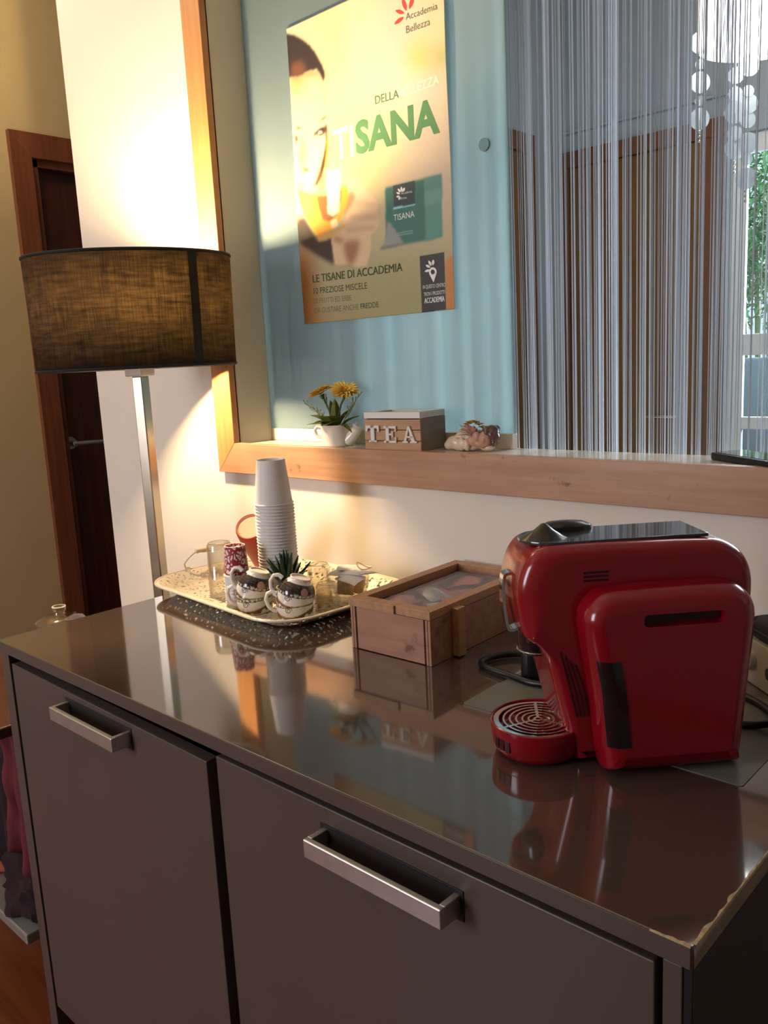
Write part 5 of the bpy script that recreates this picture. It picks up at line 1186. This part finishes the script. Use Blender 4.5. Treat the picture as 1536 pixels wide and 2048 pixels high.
g = G(); g.prism(rrect(0.006, 0.17, 0.004, 0.075, 0.02, 6), 0.0, 0.026, bev=0.008); g.obj('shell', M['black_matt'], dc)
g = G(); g.tube([(x, y, 0.013) for x, y in rrect(0.006, 0.17, 0.004, 0.075, 0.02, 6)], 0.0012, 6, closed=True); g.obj('seam', M['rubber'], dc)

# ------------------------------------------------------------------ rack, jar and clothes left of the sideboard
rk = thing('shelf_rack', 'low grey metal shelf rack at the left end of the sideboard', 'rack', (-0.30, -0.50, 0))
for x in (-0.24, 0.235):
    for y in (0.03, 0.105):
        g = G(); g.box(x - 0.009, x + 0.009, y - 0.009, y + 0.009, 0, 0.62, 0.002); g.obj('leg', M['rack'], rk)
for z, nm in ((0.60, 'top_shelf'), (0.185, 'lower_shelf')):
    g = G(); g.box(-0.255, 0.25, -0.125, 0.12, z, z + 0.022, 0.003); g.obj(nm, M['rack'] if z < 0.3 else M['door_wood'], rk)
jar = thing('glass_jar', 'glass jar with knobbed lid and yellow packets on the rack behind the sideboard', 'jar', (-0.172, -0.43, 0.6222))
g = G(); g.lathe([(0, 0), (0.045, 0), (0.048, 0.004), (0.048, 0.115), (0.043, 0.128), (0.041, 0.128), (0.0455, 0.114), (0.0455, 0.006), (0, 0.004)], 40); g.obj('jar_wall', M['glass_warm'], jar)
g = G(); g.lathe([(0.047, 0.1285), (0.049, 0.131), (0.044, 0.137), (0.022, 0.143), (0.011, 0.145), (0.0095, 0.149), (0.0135, 0.156), (0.0135, 0.160), (0.009, 0.163), (0, 0.162)], 40); g.obj('lid', M['glass_warm'], jar)
g = G(); g.tube([(0.0125 * math.cos(a), 0.0125 * math.sin(a), 0.1605) for a in np.linspace(0, 2 * PI, 25)[:-1]], 0.0014, 6, closed=True); g.obj('lid_knob_ring', M['porcelain'], jar)
for k in range(4):
    sachet(['yellow packet topmost inside the knobbed glass jar', 'red printed packet inside the knobbed glass jar', 'yellow packet at the bottom of the knobbed glass jar', 'white packet inside the knobbed glass jar'][k], (-0.172 + 0.008 * math.cos(k * 2), -0.43 + 0.008 * math.sin(k * 2), 0.6222 + [0.105, 0.085, 0.03, 0.055][k]), (0.2, -0.15, k), [M['yellow'], M['terracotta'], M['yellow'], M['paper']][k], .06, .045, 'packets in the glass jar', 'packet', .006)
def drape(name, label, mat, x0, x1, y, z0, z1, amp, waves, seed, yb=0.0):
    nx, nz = 40, 24; V, F = [], []
    for j in range(nz + 1):
        for i in range(nx + 1):
            u, v = i / nx, j / nz
            V.append((x0 + (x1 - x0) * (u + .06 * math.sin(3 * v + seed) * (1 - v)), y + amp * (0.35 + 0.65 * v) * math.sin(waves * PI * u + seed + 1.5 * v) + yb * v + 0.012 * mnoise.noise(Vector((u * 6, v * 5, seed))), z1 + (z0 - z1) * v + 0.02 * math.sin(5 * u + seed) * v))
    for j in range(nz):
        for i in range(nx): q = j * (nx + 1) + i; F.append((q, q + 1, q + nx + 2, q + nx + 1))
    me = bpy.data.meshes.new(name); me.from_pydata(V, [], F); me.materials.append(mat); me.polygons.foreach_set('use_smooth', [True] * len(F))
    o = bpy.data.objects.new(name, me); COL.objects.link(o); md = o.modifiers.new('s', 'SOLIDIFY'); md.thickness = 0.003
    tag(o, label, 'cloth', 'cloths on the rack'); return o
drape('hanging_cloth', 'burgundy cloth hanging from the rack beside the sideboard end', M['cloth'], -0.17, -0.03, -0.585, 0.31, 0.598, 0.010, 5, 0.6)
drape('hanging_cloth', 'dark plum cloth hanging left of the burgundy one on the rack', M['cloth_dark'], -0.36, -0.15, -0.57, 0.27, 0.598, 0.010, 6, 2.6)
def heap(name, label, mat, c, r, seed):
    g = G(); t = bmesh.new(); bmesh.ops.create_uvsphere(t, u_segments=48, v_segments=24, radius=1)
    for v in t.verts:
        n = mnoise.noise(Vector(v.co) * 1.6 + Vector((seed, 0, 0))) * .35 + abs(mnoise.noise(Vector(v.co) * 4 + Vector((0, seed, 0)))) * .25
        v.co = v.co * (0.85 + n); v.co.z = max(v.co.z, -0.45)
    bmesh.ops.scale(t, vec=r, verts=t.verts); g.add(t); o = g.obj(name, mat); o.location = c; tag(o, label, 'cloth', 'cloths on the rack')
heap('folded_cloth', 'crumpled dark plum cloth lying on the lower shelf of the rack', M['cloth_dark'], (-0.135, -0.545, 0.247), (0.11, 0.075, 0.085), 3)
heap('folded_cloth', 'crumpled rust orange cloth lying on the lower shelf behind the plum one', M['cloth_orange'], (-0.35, -0.53, 0.25), (0.10, 0.08, 0.095), 8)
